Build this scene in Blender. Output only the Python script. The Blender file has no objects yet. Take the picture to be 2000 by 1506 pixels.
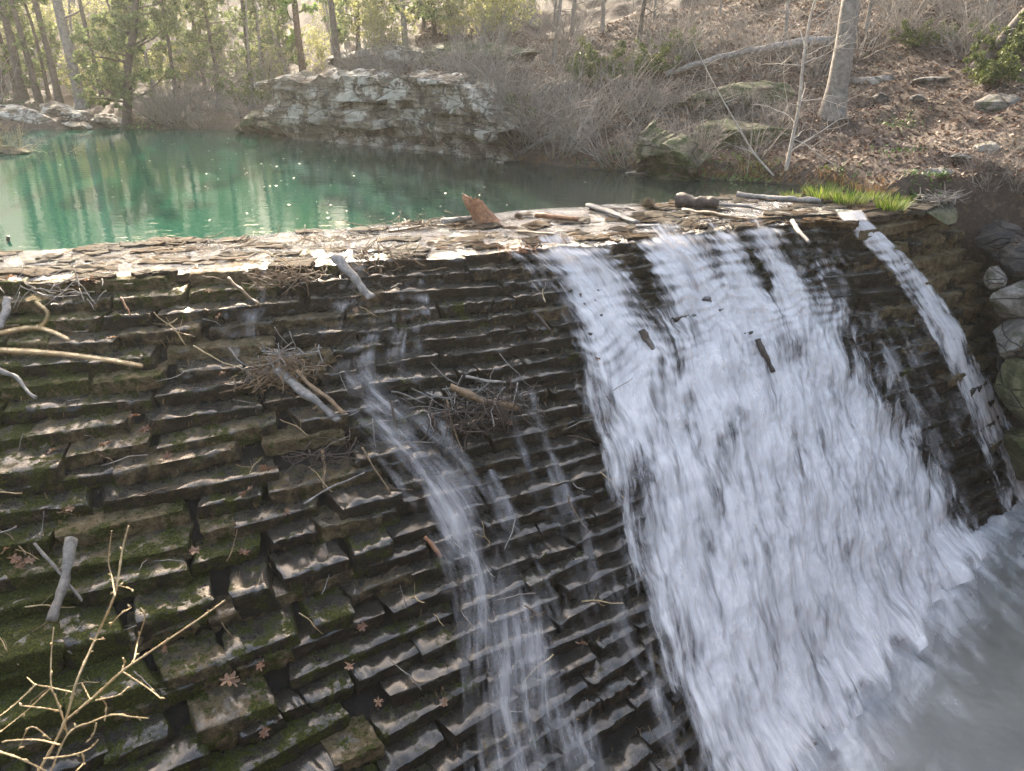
import bpy, math, random
import numpy as np
from mathutils import Vector
R = math.radians
sc = bpy.context.scene
col = sc.collection
random.seed(7)
rng = np.random.default_rng(11)

# ---------------------------------------------------------------- camera, world, sun, exposure
F0 = 1510.0; CH = 3.0; PIT = R(25)
cam_d = bpy.data.cameras.new("camera"); cam = bpy.data.objects.new("camera", cam_d); col.objects.link(cam)
cam.location = (0, 0, CH); cam.rotation_euler = (math.pi/2 - PIT, 0, 0)
cam_d.sensor_width = 36; cam_d.lens = 36*F0/2000; cam_d.clip_end = 600; cam_d.clip_start = .05
cam_d.dof.use_dof = True; cam_d.dof.focus_distance = 10; cam_d.dof.aperture_fstop = 9
sc.camera = cam
SUN_EL, SUN_AZ = R(25), R(-17)          # azimuth measured from +Y towards +X
w = bpy.data.worlds.new("World"); sc.world = w; w.use_nodes = True
nt = w.node_tree; bg = nt.nodes['Background']
sky = nt.nodes.new('ShaderNodeTexSky'); sky.sky_type = 'NISHITA'; sky.sun_disc = False
sky.sun_elevation = SUN_EL; sky.sun_rotation = SUN_AZ; sky.air_density = 1.0; sky.dust_density = 2.5; sky.ozone_density = .5
wb = nt.nodes.new('ShaderNodeMix'); wb.data_type = 'RGBA'; wb.blend_type = 'MULTIPLY'; wb.inputs[0].default_value = 1; wb.inputs[7].default_value = (1.12, .99, .84, 1)
nt.links.new(sky.outputs[0], wb.inputs[6]); nt.links.new(wb.outputs[2], bg.inputs[0]); bg.inputs[1].default_value = 0.15
sd = bpy.data.lights.new("sun", 'SUN'); sd.energy = 3.7; sd.angle = R(.6); sd.color = (1, .88, .70)
sun = bpy.data.objects.new("sun", sd); col.objects.link(sun)
S = Vector((math.sin(SUN_AZ)*math.cos(SUN_EL), math.cos(SUN_AZ)*math.cos(SUN_EL), math.sin(SUN_EL)))
sun.rotation_euler = S.to_track_quat('Z', 'Y').to_euler()
vs = sc.view_settings; vs.view_transform = 'Standard'; vs.look = 'None'; vs.gamma = 1; vs.exposure = 2.5
cy = sc.cycles; cy.transparent_max_bounces = 24; cy.max_bounces = 7; cy.volume_bounces = 0
cy.use_denoising = True; cy.sample_clamp_indirect = 6; cy.caustics_reflective = False; cy.caustics_refractive = False

# ---------------------------------------------------------------- maths
cp, sp = math.cos(PIT), math.sin(PIT)
def ray(px, py):
    x = (px-1000)/F0; y = (753-py)/F0
    return np.array((x, cp+y*sp, -sp+y*cp))
def at(px, py, z):
    d = ray(px, py); return np.array((0, 0, CH)) + d*((z-CH)/d[2])
def atd(px, py, dep):
    return np.array((0, 0, CH)) + ray(px, py)*dep
def pr(X):
    X = np.asarray(X, float); z = X[..., 2]-CH
    Fw = X[..., 1]*cp - z*sp; U = X[..., 1]*sp + z*cp
    Fw = np.where(Fw < .05, .05, Fw)
    return 1000+F0*X[..., 0]/Fw, 753-F0*U/Fw
def hsh(i, j, k, seed):
    n = (i*374761393 + j*668265263 + k*2147483647 + seed*974634777) & 0xffffffff
    n = ((n ^ (n >> 13))*1274126177) & 0xffffffff
    n = ((n ^ (n >> 16))*2246822519) & 0xffffffff
    return ((n ^ (n >> 15)) & 0xffffff)/float(0xffffff)
def noise(P, seed=0):
    P = np.asarray(P, float)
    I = np.floor(P).astype(np.int64); f = P-I; f = f*f*(3-2*f); r = 0
    for a in (0, 1):
        wa = f[..., 0] if a else 1-f[..., 0]
        for b in (0, 1):
            wb = f[..., 1] if b else 1-f[..., 1]
            for c in (0, 1):
                wc = f[..., 2] if c else 1-f[..., 2]
                r = r + wa*wb*wc*hsh(I[..., 0]+a, I[..., 1]+b, I[..., 2]+c, seed)
    return r*2-1
def fbm(P, oct=4, seed=0):
    P = np.asarray(P, float); a = 1; s = 0; t = 0
    for o in range(oct):
        s = s + a*noise(P*(2**o), seed+o*17); t += a; a *= .5
    return s/t*1.4
def sst(a, b, x):
    t = np.clip((x-a)/(b-a), 0, 1); return t*t*(3-2*t)
def catmull(K, t):
    K = np.asarray(K, float); n = len(K); t = np.clip(np.asarray(t, float), 0, n-1-1e-9)
    i = np.floor(t).astype(int); f = (t-i)[..., None]
    g = lambda j: np.where((j < 0)[..., None], 2*K[0]-K[1], np.where((j >= n)[..., None], 2*K[-1]-K[-2], K[np.clip(j, 0, n-1)]))
    p0, p1, p2, p3 = g(i-1), g(i), g(i+1), g(i+2)
    return .5*(2*p1+(p2-p0)*f+(2*p0-5*p1+4*p2-p3)*f**2+(3*p1-p0-3*p2+p3)*f**3)

# ---------------------------------------------------------------- mesh building
class MB:
    def __init__(s): s.V = []; s.Q = []; s.T = []; s.n = 0; s.A = {}
    def add(s, V, Q=None, T=None, **att):
        V = np.asarray(V, float).reshape(-1, 3); s.V.append(V)
        if Q is not None and len(Q): s.Q.append(np.asarray(Q, int).reshape(-1, 4)+s.n)
        if T is not None and len(T): s.T.append(np.asarray(T, int).reshape(-1, 3)+s.n)
        for k, v in att.items(): s.A.setdefault(k, []).append((s.n, np.broadcast_to(np.asarray(v, float), (len(V),))))
        s.n += len(V)
    def tube(s, P, r, sides=5, cap=True, **att):
        P = np.asarray(P, float); m = len(P); r = np.broadcast_to(np.asarray(r, float), (m,))
        T = np.gradient(P, axis=0); T /= np.linalg.norm(T, axis=1)[:, None]+1e-9
        up = np.array((0, 0, 1.)) if abs(T[0][2]) < .9 else np.array((1., 0, 0))
        A = np.cross(T, up); A /= np.linalg.norm(A, axis=1)[:, None]+1e-9
        B = np.cross(T, A)
        th = np.arange(sides)/sides*2*math.pi
        V = P[:, None]+r[:, None, None]*(np.cos(th)[None, :, None]*A[:, None]+np.sin(th)[None, :, None]*B[:, None])
        i = np.arange(m-1)[:, None]*sides; j = np.arange(sides)[None]; k = (j+1) % sides
        Q = np.stack([i+j, i+k, i+k+sides, i+j+sides], -1).reshape(-1, 4)
        V = V.reshape(-1, 3); T3 = []
        if cap:
            V = np.vstack([V, P[0], P[-1]]); a = m*sides; b = a+1
            for q in range(sides):
                T3 += [(a, (q+1) % sides, q), (b, (m-1)*sides+q, (m-1)*sides+(q+1) % sides)]
        s.add(V, Q, T3, **att)
    def grid(s, V, **att):
        m, n = V.shape[:2]; i = np.arange(m-1)[:, None]*n; j = np.arange(n-1)[None]
        Q = np.stack([i+j, i+j+1, i+j+1+n, i+j+n], -1).reshape(-1, 4)
        s.add(V.reshape(-1, 3), Q, **{k: np.asarray(v).reshape(-1) for k, v in att.items()})
    def build(s, name, mat, parent=None, smooth=True, uv=None):
        V = np.vstack(s.V); Q = np.vstack(s.Q) if s.Q else np.zeros((0, 4), int); T = np.vstack(s.T) if s.T else np.zeros((0, 3), int)
        me = bpy.data.meshes.new(name)
        me.vertices.add(len(V)); me.vertices.foreach_set('co', V.ravel().astype(np.float32))
        L = np.concatenate([Q.ravel(), T.ravel()]); me.loops.add(len(L)); me.loops.foreach_set('vertex_index', L.astype(np.int32))
        np_ = len(Q)+len(T); me.polygons.add(np_)
        st = np.concatenate([np.arange(len(Q))*4, len(Q)*4+np.arange(len(T))*3])
        me.polygons.foreach_set('loop_start', st.astype(np.int32))
        me.update(calc_edges=True); me.validate()
        me.polygons.foreach_set('use_smooth', np.full(len(me.polygons), smooth))
        for k, L in s.A.items():
            a = np.zeros(len(V))
            for st0, v in L: a[st0:st0+len(v)] = v
            at_ = me.attributes.new(k, 'FLOAT', 'POINT'); at_.data.foreach_set('value', a.astype(np.float32))
        if mat: me.materials.append(mat)
        o = bpy.data.objects.new(name, me); col.objects.link(o)
        if parent: o.parent = parent
        return o
def tag(o, label=None, cat=None, group=None, kind=None):
    if label: o['label'] = label
    if cat: o['category'] = cat
    if group: o['group'] = group
    if kind: o['kind'] = kind
    return o
def empty(name, loc=(0, 0, 0), rz=0):
    o = bpy.data.objects.new(name, None); col.objects.link(o); o.location = loc; o.rotation_euler = (0, 0, rz); o.empty_display_size = .2; return o
def copy_tree(o, parent=None):
    c = o.copy(); col.objects.link(c); c.parent = parent
    for ch in list(o.children): copy_tree(ch, c)
    return c

# ---------------------------------------------------------------- materials
class NT:
    def __init__(s, name):
        s.m = bpy.data.materials.new(name); s.m.use_nodes = True; s.t = s.m.node_tree; s.t.nodes.clear()
        s.out = s.n('OutputMaterial')
    def n(s, ty, **kw):
        nd = s.t.nodes.new('ShaderNode'+ty)
        for k, v in kw.items(): setattr(nd, k, v)
        return nd
    def l(s, a, b): s.t.links.new(a, b)
    def val(s, x, sock):
        if isinstance(x, (int, float)): sock.default_value = x
        elif isinstance(x, tuple): sock.default_value = (*x, 1) if len(x) == 3 and len(sock.default_value) == 4 else x
        else: s.l(x, sock)
    def obj(s): return s.n('TexCoord').outputs['Object']
    def geo(s): return s.n('NewGeometry').outputs['Position']
    def map(s, v, sc_=(1, 1, 1), loc=(0, 0, 0)):
        m = s.n('Mapping'); s.l(v, m.inputs[0]); m.inputs['Scale'].default_value = sc_; m.inputs['Location'].default_value = loc; return m.outputs[0]
    def noise(s, v, scale, det=4, rough=.6, dist=0):
        m = s.n('TexNoise'); s.l(v, m.inputs['Vector']); m.inputs['Scale'].default_value = scale; m.inputs['Detail'].default_value = det
        m.inputs['Roughness'].default_value = rough; m.inputs['Distortion'].default_value = dist; return m.outputs[0]
    def vor(s, v, scale, feat='F1', out=0):
        m = s.n('TexVoronoi', feature=feat); s.l(v, m.inputs['Vector']); m.inputs['Scale'].default_value = scale; return m.outputs[out]
    def attr(s, name): return s.n('Attribute', attribute_name=name).outputs['Fac']
    def math(s, op, a, b=0.0, c=0.0, clamp=False):
        m = s.n('Math', operation=op, use_clamp=clamp); s.val(a, m.inputs[0]); s.val(b, m.inputs[1]); s.val(c, m.inputs[2]); return m.outputs[0]
    def rng(s, x, a, b, c=0.0, d=1.0, smooth=False):
        m = s.n('MapRange', interpolation_type='SMOOTHSTEP' if smooth else 'LINEAR'); s.val(x, m.inputs[0])
        for i, v in enumerate((a, b, c, d)): m.inputs[i+1].default_value = v
        return m.outputs[0]
    def mix(s, f, a, b):
        m = s.n('Mix', data_type='RGBA'); s.val(f, m.inputs[0]); s.val(a, m.inputs[6]); s.val(b, m.inputs[7]); return m.outputs[2]
    def ramp(s, f, stops):
        m = s.n('ValToRGB'); s.l(f, m.inputs[0]); cr = m.color_ramp
        while len(cr.elements) < len(stops): cr.elements.new(.5)
        for e, (p, c) in zip(cr.elements, stops): e.position = p; e.color = (*c, 1)
        return m.outputs[0]
    def bump(s, h, st=.5, dist=.02, nrm=None):
        m = s.n('Bump'); s.l(h, m.inputs['Height']); m.inputs['Strength'].default_value = st; m.inputs['Distance'].default_value = dist
        if nrm is not None: s.l(nrm, m.inputs['Normal'])
        return m.outputs[0]
    def pbr(s, colr, rough=.7, nrm=None, **kw):
        p = s.n('BsdfPrincipled'); s.val(colr, p.inputs['Base Color']); s.val(rough, p.inputs['Roughness'])
        if nrm is not None: s.l(nrm, p.inputs['Normal'])
        for k, v in kw.items(): s.val(v, p.inputs[k.replace('_', ' ')])
        return p.outputs[0]
    def done(s, sh): s.l(sh, s.out.inputs[0]); return s.m

def m_damstone():
    s = NT('wet_stone'); P = s.geo()
    big = s.noise(P, 1.3, 5); mid = s.noise(P, 9, 6, .7); fine = s.noise(P, 45, 5, .75); vf = s.noise(P, 130, 3, .7)
    rnd = s.attr('rnd'); moss = s.attr('moss'); dry = s.attr('dry')
    c = s.ramp(mid, [(.28, (.009, .006, .003)), (.5, (.032, .021, .010)), (.72, (.090, .056, .026))])
    c = s.mix(s.rng(rnd, 0, 1, 0, .5), c, (.036, .026, .015))
    rust = s.rng(s.noise(P, 3.2, 5, .7), .56, .72)
    c = s.mix(s.math('MULTIPLY', rust, .5), c, (.075, .036, .010))
    tan = s.ramp(mid, [(.3, (.10, .07, .032)), (.55, (.27, .195, .10)), (.75, (.46, .36, .22))])
    dm = s.rng(s.math('ADD', s.math('MULTIPLY', dry, 1.25), s.math('MULTIPLY', s.math('SUBTRACT', s.noise(P, 5, 5, .7), .5), 1.6)), .42, .74)
    c = s.mix(dm, c, tan)
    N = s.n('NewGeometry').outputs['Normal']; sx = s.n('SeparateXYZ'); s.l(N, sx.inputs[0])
    mo = s.math('ADD', s.math('MULTIPLY', moss, .95), s.math('MULTIPLY', s.math('SUBTRACT', s.noise(P, 5.5, 7, .72), .5), 2.9))
    mo = s.rng(mo, .48, .72)
    mc = s.ramp(fine, [(.3, (.014, .018, .003)), (.55, (.075, .085, .007)), (.75, (.32, .31, .02))])
    c = s.mix(mo, c, mc)
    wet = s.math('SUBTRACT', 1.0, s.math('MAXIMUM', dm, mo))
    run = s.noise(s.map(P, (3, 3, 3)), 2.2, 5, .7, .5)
    film_sheen = s.math('MULTIPLY', s.rng(sx.outputs[2], .55, .9, 0, 1, True), s.rng(run, .38, .62, 0, 1, True)); film_sheen = s.math('MULTIPLY', film_sheen, wet)
    c = s.mix(s.math('MULTIPLY', film_sheen, .40), c, (.095, .085, .07))  # sky sheen of the water film, painted as paler colour on up-facing wet treads
    upf = s.rng(sx.outputs[2], .25, .8, 0, 1, True)
    ro = s.math('SUBTRACT', .92, s.math('MULTIPLY', wet, s.rng(upf, 0, 1, .37, .68))); ro = s.math('ADD', ro, s.math('MULTIPLY', s.math('SUBTRACT', mid, .5), .25))
    ch = s.vor(s.mix(.10, P, s.noise(P, 14, 3)), 15, 'F1')
    ch2 = s.noise(s.map(P, (1, 1, 2.2)), 22, 5, .8)
    c = s.mix(s.rng(ch2, .50, .66, 0, .6), c, s.mix(.5, c, (.13, .105, .07)))
    c = s.mix(s.rng(ch2, .47, .36, 0, .75), c, (.004, .003, .002))
    h = s.math('ADD', s.math('MULTIPLY', mid, 1.2), s.math('ADD', s.math('MULTIPLY', fine, .8), s.math('ADD', s.math('MULTIPLY', ch2, 1.3), s.math('MULTIPLY', ch, -.5))))
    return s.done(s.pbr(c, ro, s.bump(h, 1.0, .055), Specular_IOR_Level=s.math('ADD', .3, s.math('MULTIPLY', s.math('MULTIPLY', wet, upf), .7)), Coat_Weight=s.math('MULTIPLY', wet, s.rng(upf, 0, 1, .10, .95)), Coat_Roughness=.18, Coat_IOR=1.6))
def m_mortar():
    s = NT('dark_mortar'); P = s.geo(); f = s.noise(P, 14, 5)
    return s.done(s.pbr(s.ramp(f, [(.3, (.005, .004, .003)), (.7, (.02, .014, .009))]), .95, s.bump(f, .8, .05)))
def m_crest():
    s = NT('crest_flagstone'); P = s.geo(); Q = s.map(P, (1, 1.6, 1))
    v = s.vor(Q, 1.5, 'DISTANCE_TO_EDGE'); cell = s.vor(Q, 1.5, 'F1', 1)
    n = s.noise(P, 7, 6, .7); f = s.noise(P, 40, 4)
    c = s.ramp(n, [(.25, (.010, .006, .003)), (.5, (.045, .024, .009)), (.72, (.12, .068, .026))])
    g = s.rng(s.noise(P, .9, 3), .4, .6)
    c = s.mix(g, c, s.ramp(n, [(.3, (.02, .017, .013)), (.7, (.09, .078, .06))]))
    c = s.mix(s.rng(v, .0, .05, .8, 0), c, (.012, .009, .006))
    h = s.math('ADD', s.rng(v, 0, .08), s.math('ADD', s.math('MULTIPLY', n, .8), s.math('MULTIPLY', f, .25)))
    return s.done(s.pbr(c, .85, s.bump(h, .8, .05), Specular_IOR_Level=.12))
def m_rock(name, dark, mid_, light, mossamt=.3, strata=6, rough=.85, pale=0.0):
    s = NT(name); P = s.geo(); n = s.noise(P, 2.2, 7, .68, .3); f = s.noise(P, 16, 6, .75)
    st = s.noise(s.map(P, (.6, .6, strata)), 1.5, 5, .6)
    k = s.math('ADD', s.math('MULTIPLY', n, .6), s.math('ADD', s.math('MULTIPLY', st, .3), s.math('MULTIPLY', f, .25)))
    c = s.ramp(k, [(.42, dark), (.56, mid_), (.68, light)])
    if pale: c = s.mix(s.rng(s.noise(P, 1.7, 6, .75), .50, .56, 0, pale), c, (.62, .57, .48))
    crack = s.rng(s.vor(s.map(s.mix(.08, P, s.noise(P, 2, 3)), (.8, .8, 2.2)), 1.4, 'DISTANCE_TO_EDGE'), 0, .035, .8, 0)
    c = s.mix(crack, c, (.02, .016, .012))
    mo = s.rng(s.noise(P, 2.7, 6, .7), .62-mossamt*.25, .74-mossamt*.25)
    c = s.mix(s.math('MULTIPLY', mo, min(1, mossamt*2)), c, s.ramp(f, [(.3, (.02, .025, .006)), (.7, (.10, .12, .03))]))
    h = s.math('ADD', s.math('MULTIPLY', st, 1.2), s.math('ADD', n, s.math('MULTIPLY', f, .5)))
    h = s.math('SUBTRACT', h, s.math('MULTIPLY', crack, .5))
    return s.done(s.pbr(c, rough, s.bump(h, .9, .12)))
def m_ground():
    s = NT('leaf_litter_ground'); P = s.geo()
    d = s.mix(.06, P, s.noise(P, 20, 2))
    v = s.vor(d, 15, 'F1', 1); v2 = s.vor(s.map(d, (1, 1, 1), (3, 7, 1)), 26, 'F1', 1)
    bw = s.n('SeparateColor'); s.l(v, bw.inputs[0]); bw2 = s.n('SeparateColor'); s.l(v2, bw2.inputs[0])
    c = s.ramp(bw.outputs[0], [(0, (.010, .006, .004)), (.45, (.036, .021, .013)), (.8, (.075, .045, .029)), (1, (.17, .125, .09))])
    c2 = s.ramp(bw2.outputs[1], [(0, (.012, .007, .005)), (.6, (.055, .031, .020)), (1, (.13, .085, .058))])
    c = s.mix(.45, c, c2)
    big = s.noise(P, .55, 5, .65)
    c = s.mix(s.rng(big, .38, .62, .55, 0), c, (.085, .062, .045))
    c = s.mix(s.rng(s.noise(P, 1.1, 6, .7), .60, .70, 0, .55), c, (.055, .07, .018))
    h = s.math('ADD', bw.outputs[1], s.math('MULTIPLY', bw2.outputs[0], .6))
    return s.done(s.pbr(c, .9, s.bump(h, .7, .03)))
def m_pool():
    s = NT('emerald_water'); P = s.geo()
    a = s.noise(s.map(P, (1, 2.4, 1)), 2.2, 3, .5); b = s.noise(s.map(P, (1, 1.8, 1)), 9, 3, .5)
    h = s.math('ADD', a, s.math('MULTIPLY', b, .22))
    c = s.mix(s.rng(s.noise(P, .12, 2), .35, .7), (.006, .062, .040), (.010, .080, .048))
    sx = s.n('SeparateXYZ'); s.l(P, sx.inputs[0])
    refl_mix = s.rng(s.math('ADD', s.math('MULTIPLY', sx.outputs[0], .9), s.math('MULTIPLY', s.math('SUBTRACT', sx.outputs[1], 13.0), .5)), -5.0, 2.5, 0, 1, True)
    c = s.mix(refl_mix, c, (.022, .030, .024))  # dull reflections at the right and back, mixed into the water colour
    return s.done(s.pbr(c, .035, s.bump(h, .16, .03), Specular_IOR_Level=.5))
def m_lower():
    s = NT('grey_green_water'); P = s.geo()
    a = s.noise(s.map(P, (1, 1, 1)), 1.6, 3, .5)
    c = s.mix(s.rng(s.noise(P, .5, 3), .35, .65), (.11, .105, .09), (.18, .175, .15))
    return s.done(s.pbr(c, .22, s.bump(a, .35, .05)))
def m_film():
    s = NT('crest_film_water'); P = s.geo()
    h = s.math('ADD', s.noise(s.map(P, (1, 1.7, 1)), 6, 4, .65, .6), s.math('MULTIPLY', s.noise(P, 34, 4, .7), .7))
    nb = s.bump(h, 1.0, .11)
    g = s.n('BsdfGlossy'); g.inputs['Roughness'].default_value = .09; s.l(nb, g.inputs['Normal']); g.inputs[0].default_value = (.8, .8, .8, 1)
    t = s.n('BsdfTransparent'); t.inputs[0].default_value = (.93, .86, .72, 1)
    fr = s.n('Fresnel'); fr.inputs[0].default_value = 1.45; s.l(nb, fr.inputs['Normal'])
    cov = s.math('MULTIPLY', fr.outputs[0], s.rng(s.math('ADD', s.math('MULTIPLY', s.noise(s.map(P, (1, 2, 1)), 1.5, 3, .5), .5), s.math('MULTIPLY', s.noise(s.map(P, (1, 1.6, 1)), 9, 6, .7), .55)), .425, .52, .12, 1, True))
    m = s.n('MixShader'); s.l(cov, m.inputs[0]); s.l(t.outputs[0], m.inputs[1]); s.l(g.outputs[0], m.inputs[2])
    return s.done(m.outputs[0])
def m_foam(name, gain=1.0, soft=.35, streak=1.0, tint=(.94, .90, .885), th=.12, amax=.96):
    """white water: opacity from the flow's density, streaked along the flow"""
    s = NT(name); a = s.attr('fa'); b = s.attr('fb'); D = s.attr('dens'); cmb = s.n('CombineXYZ'); s.l(a, cmb.inputs[0]); s.l(b, cmb.inputs[1])
    U = cmb.outputs[0]
    n1 = s.noise(s.map(U, (2.6, .9, 1)), 1, 4, .6, .5); n2 = s.noise(s.map(U, (9, 1.15*streak, 1)), 1, 5, .58, .25); n3 = s.noise(s.map(U, (40, 4.5, 1)), 1, 3, .6, .2)
    k = s.math('ADD', s.math('MULTIPLY', s.math('SUBTRACT', n1, .5), 2.1), s.math('ADD', s.math('MULTIPLY', s.math('SUBTRACT', n2, .5), 1.0), s.math('MULTIPLY', s.math('SUBTRACT', n3, .5), .35)))
    al = s.rng(s.math('ADD', s.math('MULTIPLY', D, gain), s.math('MULTIPLY', k, .8)), th, th+soft*2, 0, 1, True)
    al = s.math('MULTIPLY', al, s.rng(D, .02, .2, 0, 1, True))
    al = s.math('MULTIPLY', al, amax)
    cl = s.mix(s.rng(s.math('ADD', n2, s.math('MULTIPLY', s.math('SUBTRACT', n1, .5), .8)), .3, .68), (tint[0]*.70, tint[1]*.69, tint[2]*.70), tint)
    h = s.math('ADD', s.math('MULTIPLY', n2, .5), s.math('ADD', s.math('MULTIPLY', n1, 1.3), s.math('MULTIPLY', n3, .12)))
    nb = s.bump(h, .6, .16)
    df = s.n('BsdfDiffuse'); s.l(cl, df.inputs[0]); s.l(nb, df.inputs['Normal'])
    tl = s.n('BsdfTranslucent'); s.l(cl, tl.inputs[0])
    mx = s.n('MixShader'); mx.inputs[0].default_value = .22; s.l(df.outputs[0], mx.inputs[1]); s.l(tl.outputs[0], mx.inputs[2])
    tr = s.n('BsdfTransparent'); m2 = s.n('MixShader'); s.l(al, m2.inputs[0]); s.l(tr.outputs[0], m2.inputs[1]); s.l(mx.outputs[0], m2.inputs[2])
    return s.done(m2.outputs[0])
def m_wood(name, a, b, sc_=10, rough=.8, mossy=0.0):
    s = NT(name); P = s.obj(); n = s.noise(P, sc_, 6, .7, .4); f = s.noise(P, sc_*6, 4, .7)
    c = s.mix(s.rng(n, .35, .65), a, b)
    c = s.mix(s.rng(f, .55, .7, 0, .45), c, tuple(x*.35 for x in a))
    if mossy: c = s.mix(s.rng(s.noise(P, 1.6, 5, .7), .5, .65, 0, mossy), c, (.07, .085, .03))
    return s.done(s.pbr(c, rough, s.bump(s.math('ADD', n, s.math('MULTIPLY', f, .6)), .8, .02)))
def m_leaf(name, cols, rough=.6, transl=.35):
    s = NT(name); r = s.attr('rnd'); n = len(cols)
    c = s.ramp(r, [(i/max(1, n-1), q) for i, q in enumerate(cols)])
    d = s.pbr(c, rough); t = s.n('BsdfTranslucent'); s.l(c, t.inputs[0]); m = s.n('MixShader'); m.inputs[0].default_value = transl
    s.l(d, m.inputs[1]); s.l(t.outputs[0], m.inputs[2]); return s.done(m.outputs[0])
M = dict(
    stone=m_damstone(), mortar=m_mortar(), crest=m_crest(), ground=m_ground(), pool=m_pool(), lower=m_lower(), film_sheen=m_film(),
    foam=m_foam('white_water'), thin=m_foam('thin_white_water', 1.0, .50, th=.24, amax=.60), fan=m_foam('foam_on_pool', 1.0, .75, .35, th=.0),
    bluff=m_rock('bluff_limestone', (.03, .022, .016), (.13, .10, .072), (.36, .30, .22), .3, 6, .85, .8),
    ledge=m_rock('mossy_ledge_rock', (.04, .032, .02), (.15, .12, .075), (.36, .31, .22), .75, 7),
    boulder=m_rock('grey_boulder', (.07, .058, .045), (.19, .165, .14), (.40, .37, .32), .4, 3),
    wetrock=m_rock('wet_dark_rock', (.015, .014, .013), (.05, .046, .045), (.13, .115, .10), .2, 5, .4),
    greenrock=m_rock('green_stained_rock', (.05, .045, .03), (.15, .14, .07), (.26, .25, .13), .5, 4, .6),
    bark=m_wood('grey_bark', (.12, .10, .085), (.30, .27, .23), 9), pinebark=m_wood('pine_bark', (.10, .055, .038), (.24, .15, .10), 9),
    darkbark=m_wood('dark_bark', (.05, .036, .027), (.13, .10, .075), 9), twig=m_wood('grey_twig', (.14, .115, .095), (.38, .335, .285), 5),
    palebark=m_wood('pale_bark', (.34, .29, .24), (.60, .54, .46), 8),
    tantwig=m_wood('tan_twig', (.42, .30, .15), (.66, .50, .28), 25, .55),
    drift=m_wood('weathered_driftwood', (.13, .115, .10), (.34, .31, .28), 12, .6), wetwood=m_wood('wet_brown_wood', (.08, .05, .028), (.32, .20, .10), 12, .4),
    redwood=m_wood('broken_red_wood', (.16, .06, .025), (.42, .20, .09), 12, .55), darklog=m_wood('dark_rotten_log', (.028, .02, .015), (.10, .065, .045), 10, .6),
    cedar=m_leaf('cedar_foliage', [(.08, .12, .035), (.15, .20, .07), (.25, .30, .11)], .6, .5),
    pine=m_leaf('pine_foliage', [(.10, .20, .02), (.18, .32, .04), (.28, .42, .06)], .6, .5),
    juniper=m_leaf('juniper_foliage', [(.05, .075, .02), (.10, .13, .03), (.17, .19, .05)]),
    litter=m_leaf('dead_leaves', [(.06, .030, .020), (.11, .06, .038), (.18, .11, .075), (.34, .26, .19)], .7, .2),
    oak=m_leaf('fallen_oak_leaf', [(.12, .055, .03), (.22, .115, .065), (.30, .19, .12)], .5, .3),
    leafing=m_leaf('yellow_green_leaf', [(.22, .24, .08), (.36, .37, .14), (.46, .42, .20)], .6, .6),
    grass=m_leaf('fresh_grass', [(.05, .10, .01), (.12, .21, .02), (.26, .34, .04), (.40, .36, .16)], .5, .5),
    straw=m_leaf('dead_straw', [(.12, .06, .02), (.30, .16, .05), (.42, .30, .14)], .7, .2),
    sprout=m_leaf('green_ground_leaf', [(.05, .10, .02), (.12, .20, .04)], .6, .3),
    floatl=m_leaf('floating_leaf', [(.20, .14, .07), (.45, .38, .26), (.65, .60, .50)], .35, .1),
)

# ---------------------------------------------------------------- dam geometry in plan
HB = -5.5; NC = 33; ZC = 0.0
b0 = at(1550, 1500, HB); b1 = at(1880, 1080, HB); bd = (b1-b0)/np.linalg.norm(b1-b0)
def foot(pc):
    n = np.array((.36, -.93)); s_ = np.linalg.solve(np.array([[n[0], -bd[0]], [n[1], -bd[1]]]), b0[:2]-pc[:2]); return np.array((*(pc[:2]+n*s_[0]), HB))
cr = [at(0, 545, ZC), at(300, 533, ZC), at(700, 507, ZC), at(1050, 484, ZC), at(1300, 458, ZC), at(1480, 438, ZC), at(1650, 428, ZC), at(1780, 426, ZC), at(1880, 438, ZC)]
e = cr[0]-cr[1]; e /= np.linalg.norm(e)
cr = [cr[0]+e*4.4, cr[0]+e*2.2]+cr
cr[9] = cr[8]+1.25*np.array((math.cos(R(27)), math.sin(R(27)), 0)); cr[10] = cr[9]+1.5*np.array((math.cos(R(32)), math.sin(R(32)), 0))
P0 = np.array(cr)
B = [foot(c) for c in cr[:6]]
B += [(foot(cr[6])*.35+(at(1730, 1292, HB))*.65), at(1880, 1080, HB), at(2000, 985, HB), None, None]; B[9] = B[8]+np.array((1.0*math.cos(R(44)), 1.0*math.sin(R(44)), 0)); B[10] = B[9]+np.array((1.3*math.cos(R(46)), 1.3*math.sin(R(46)), 0))
P1 = np.array(B)
NU = len(P0)-1
def C(u, v, z=None):
    u = np.asarray(u, float); v = np.asarray(v, float)
    a = catmull(P0, u); b = catmull(P1, u); return a*(1-v[..., None])+b*v[..., None]
ug = np.linspace(0, NU, 420); vg = np.linspace(0, 1, 260)
UG, VG = np.meshgrid(ug, vg, indexing='ij'); XG, YG = pr(C(UG, VG)+np.array((.03, -.08, .06)))
def uv_of(px, py):
    i = np.argmin((XG-px)**2+(YG-py)**2); return UG.flat[i], VG.flat[i]
def face_n(u, v):
    du = C(u+.01, v)-C(u-.01, v); dv = C(u, v+.01)-C(u, v-.01)
    n = np.cross(dv, du); n /= np.linalg.norm(n, axis=-1)[..., None]; return np.where(n[..., 2:3] < 0, -n, n)
def on_face(px, py, off=.1):
    u, v = uv_of(px, py); u = np.array(u); v = np.array(np.clip(v, .011, .989)); return C(u, v)+face_n(u, v)*off
# upstream edge of the crest
UE = np.array([at(a, b, 0) for a, b in [(-620, 545), (-300, 512), (0, 490), (200, 478), (400, 464), (620, 447), (800, 432), (960, 414), (1130, 402), (1290, 394), (1430, 380), (1560, 384), (1680, 388), (1790, 402)]])

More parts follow.
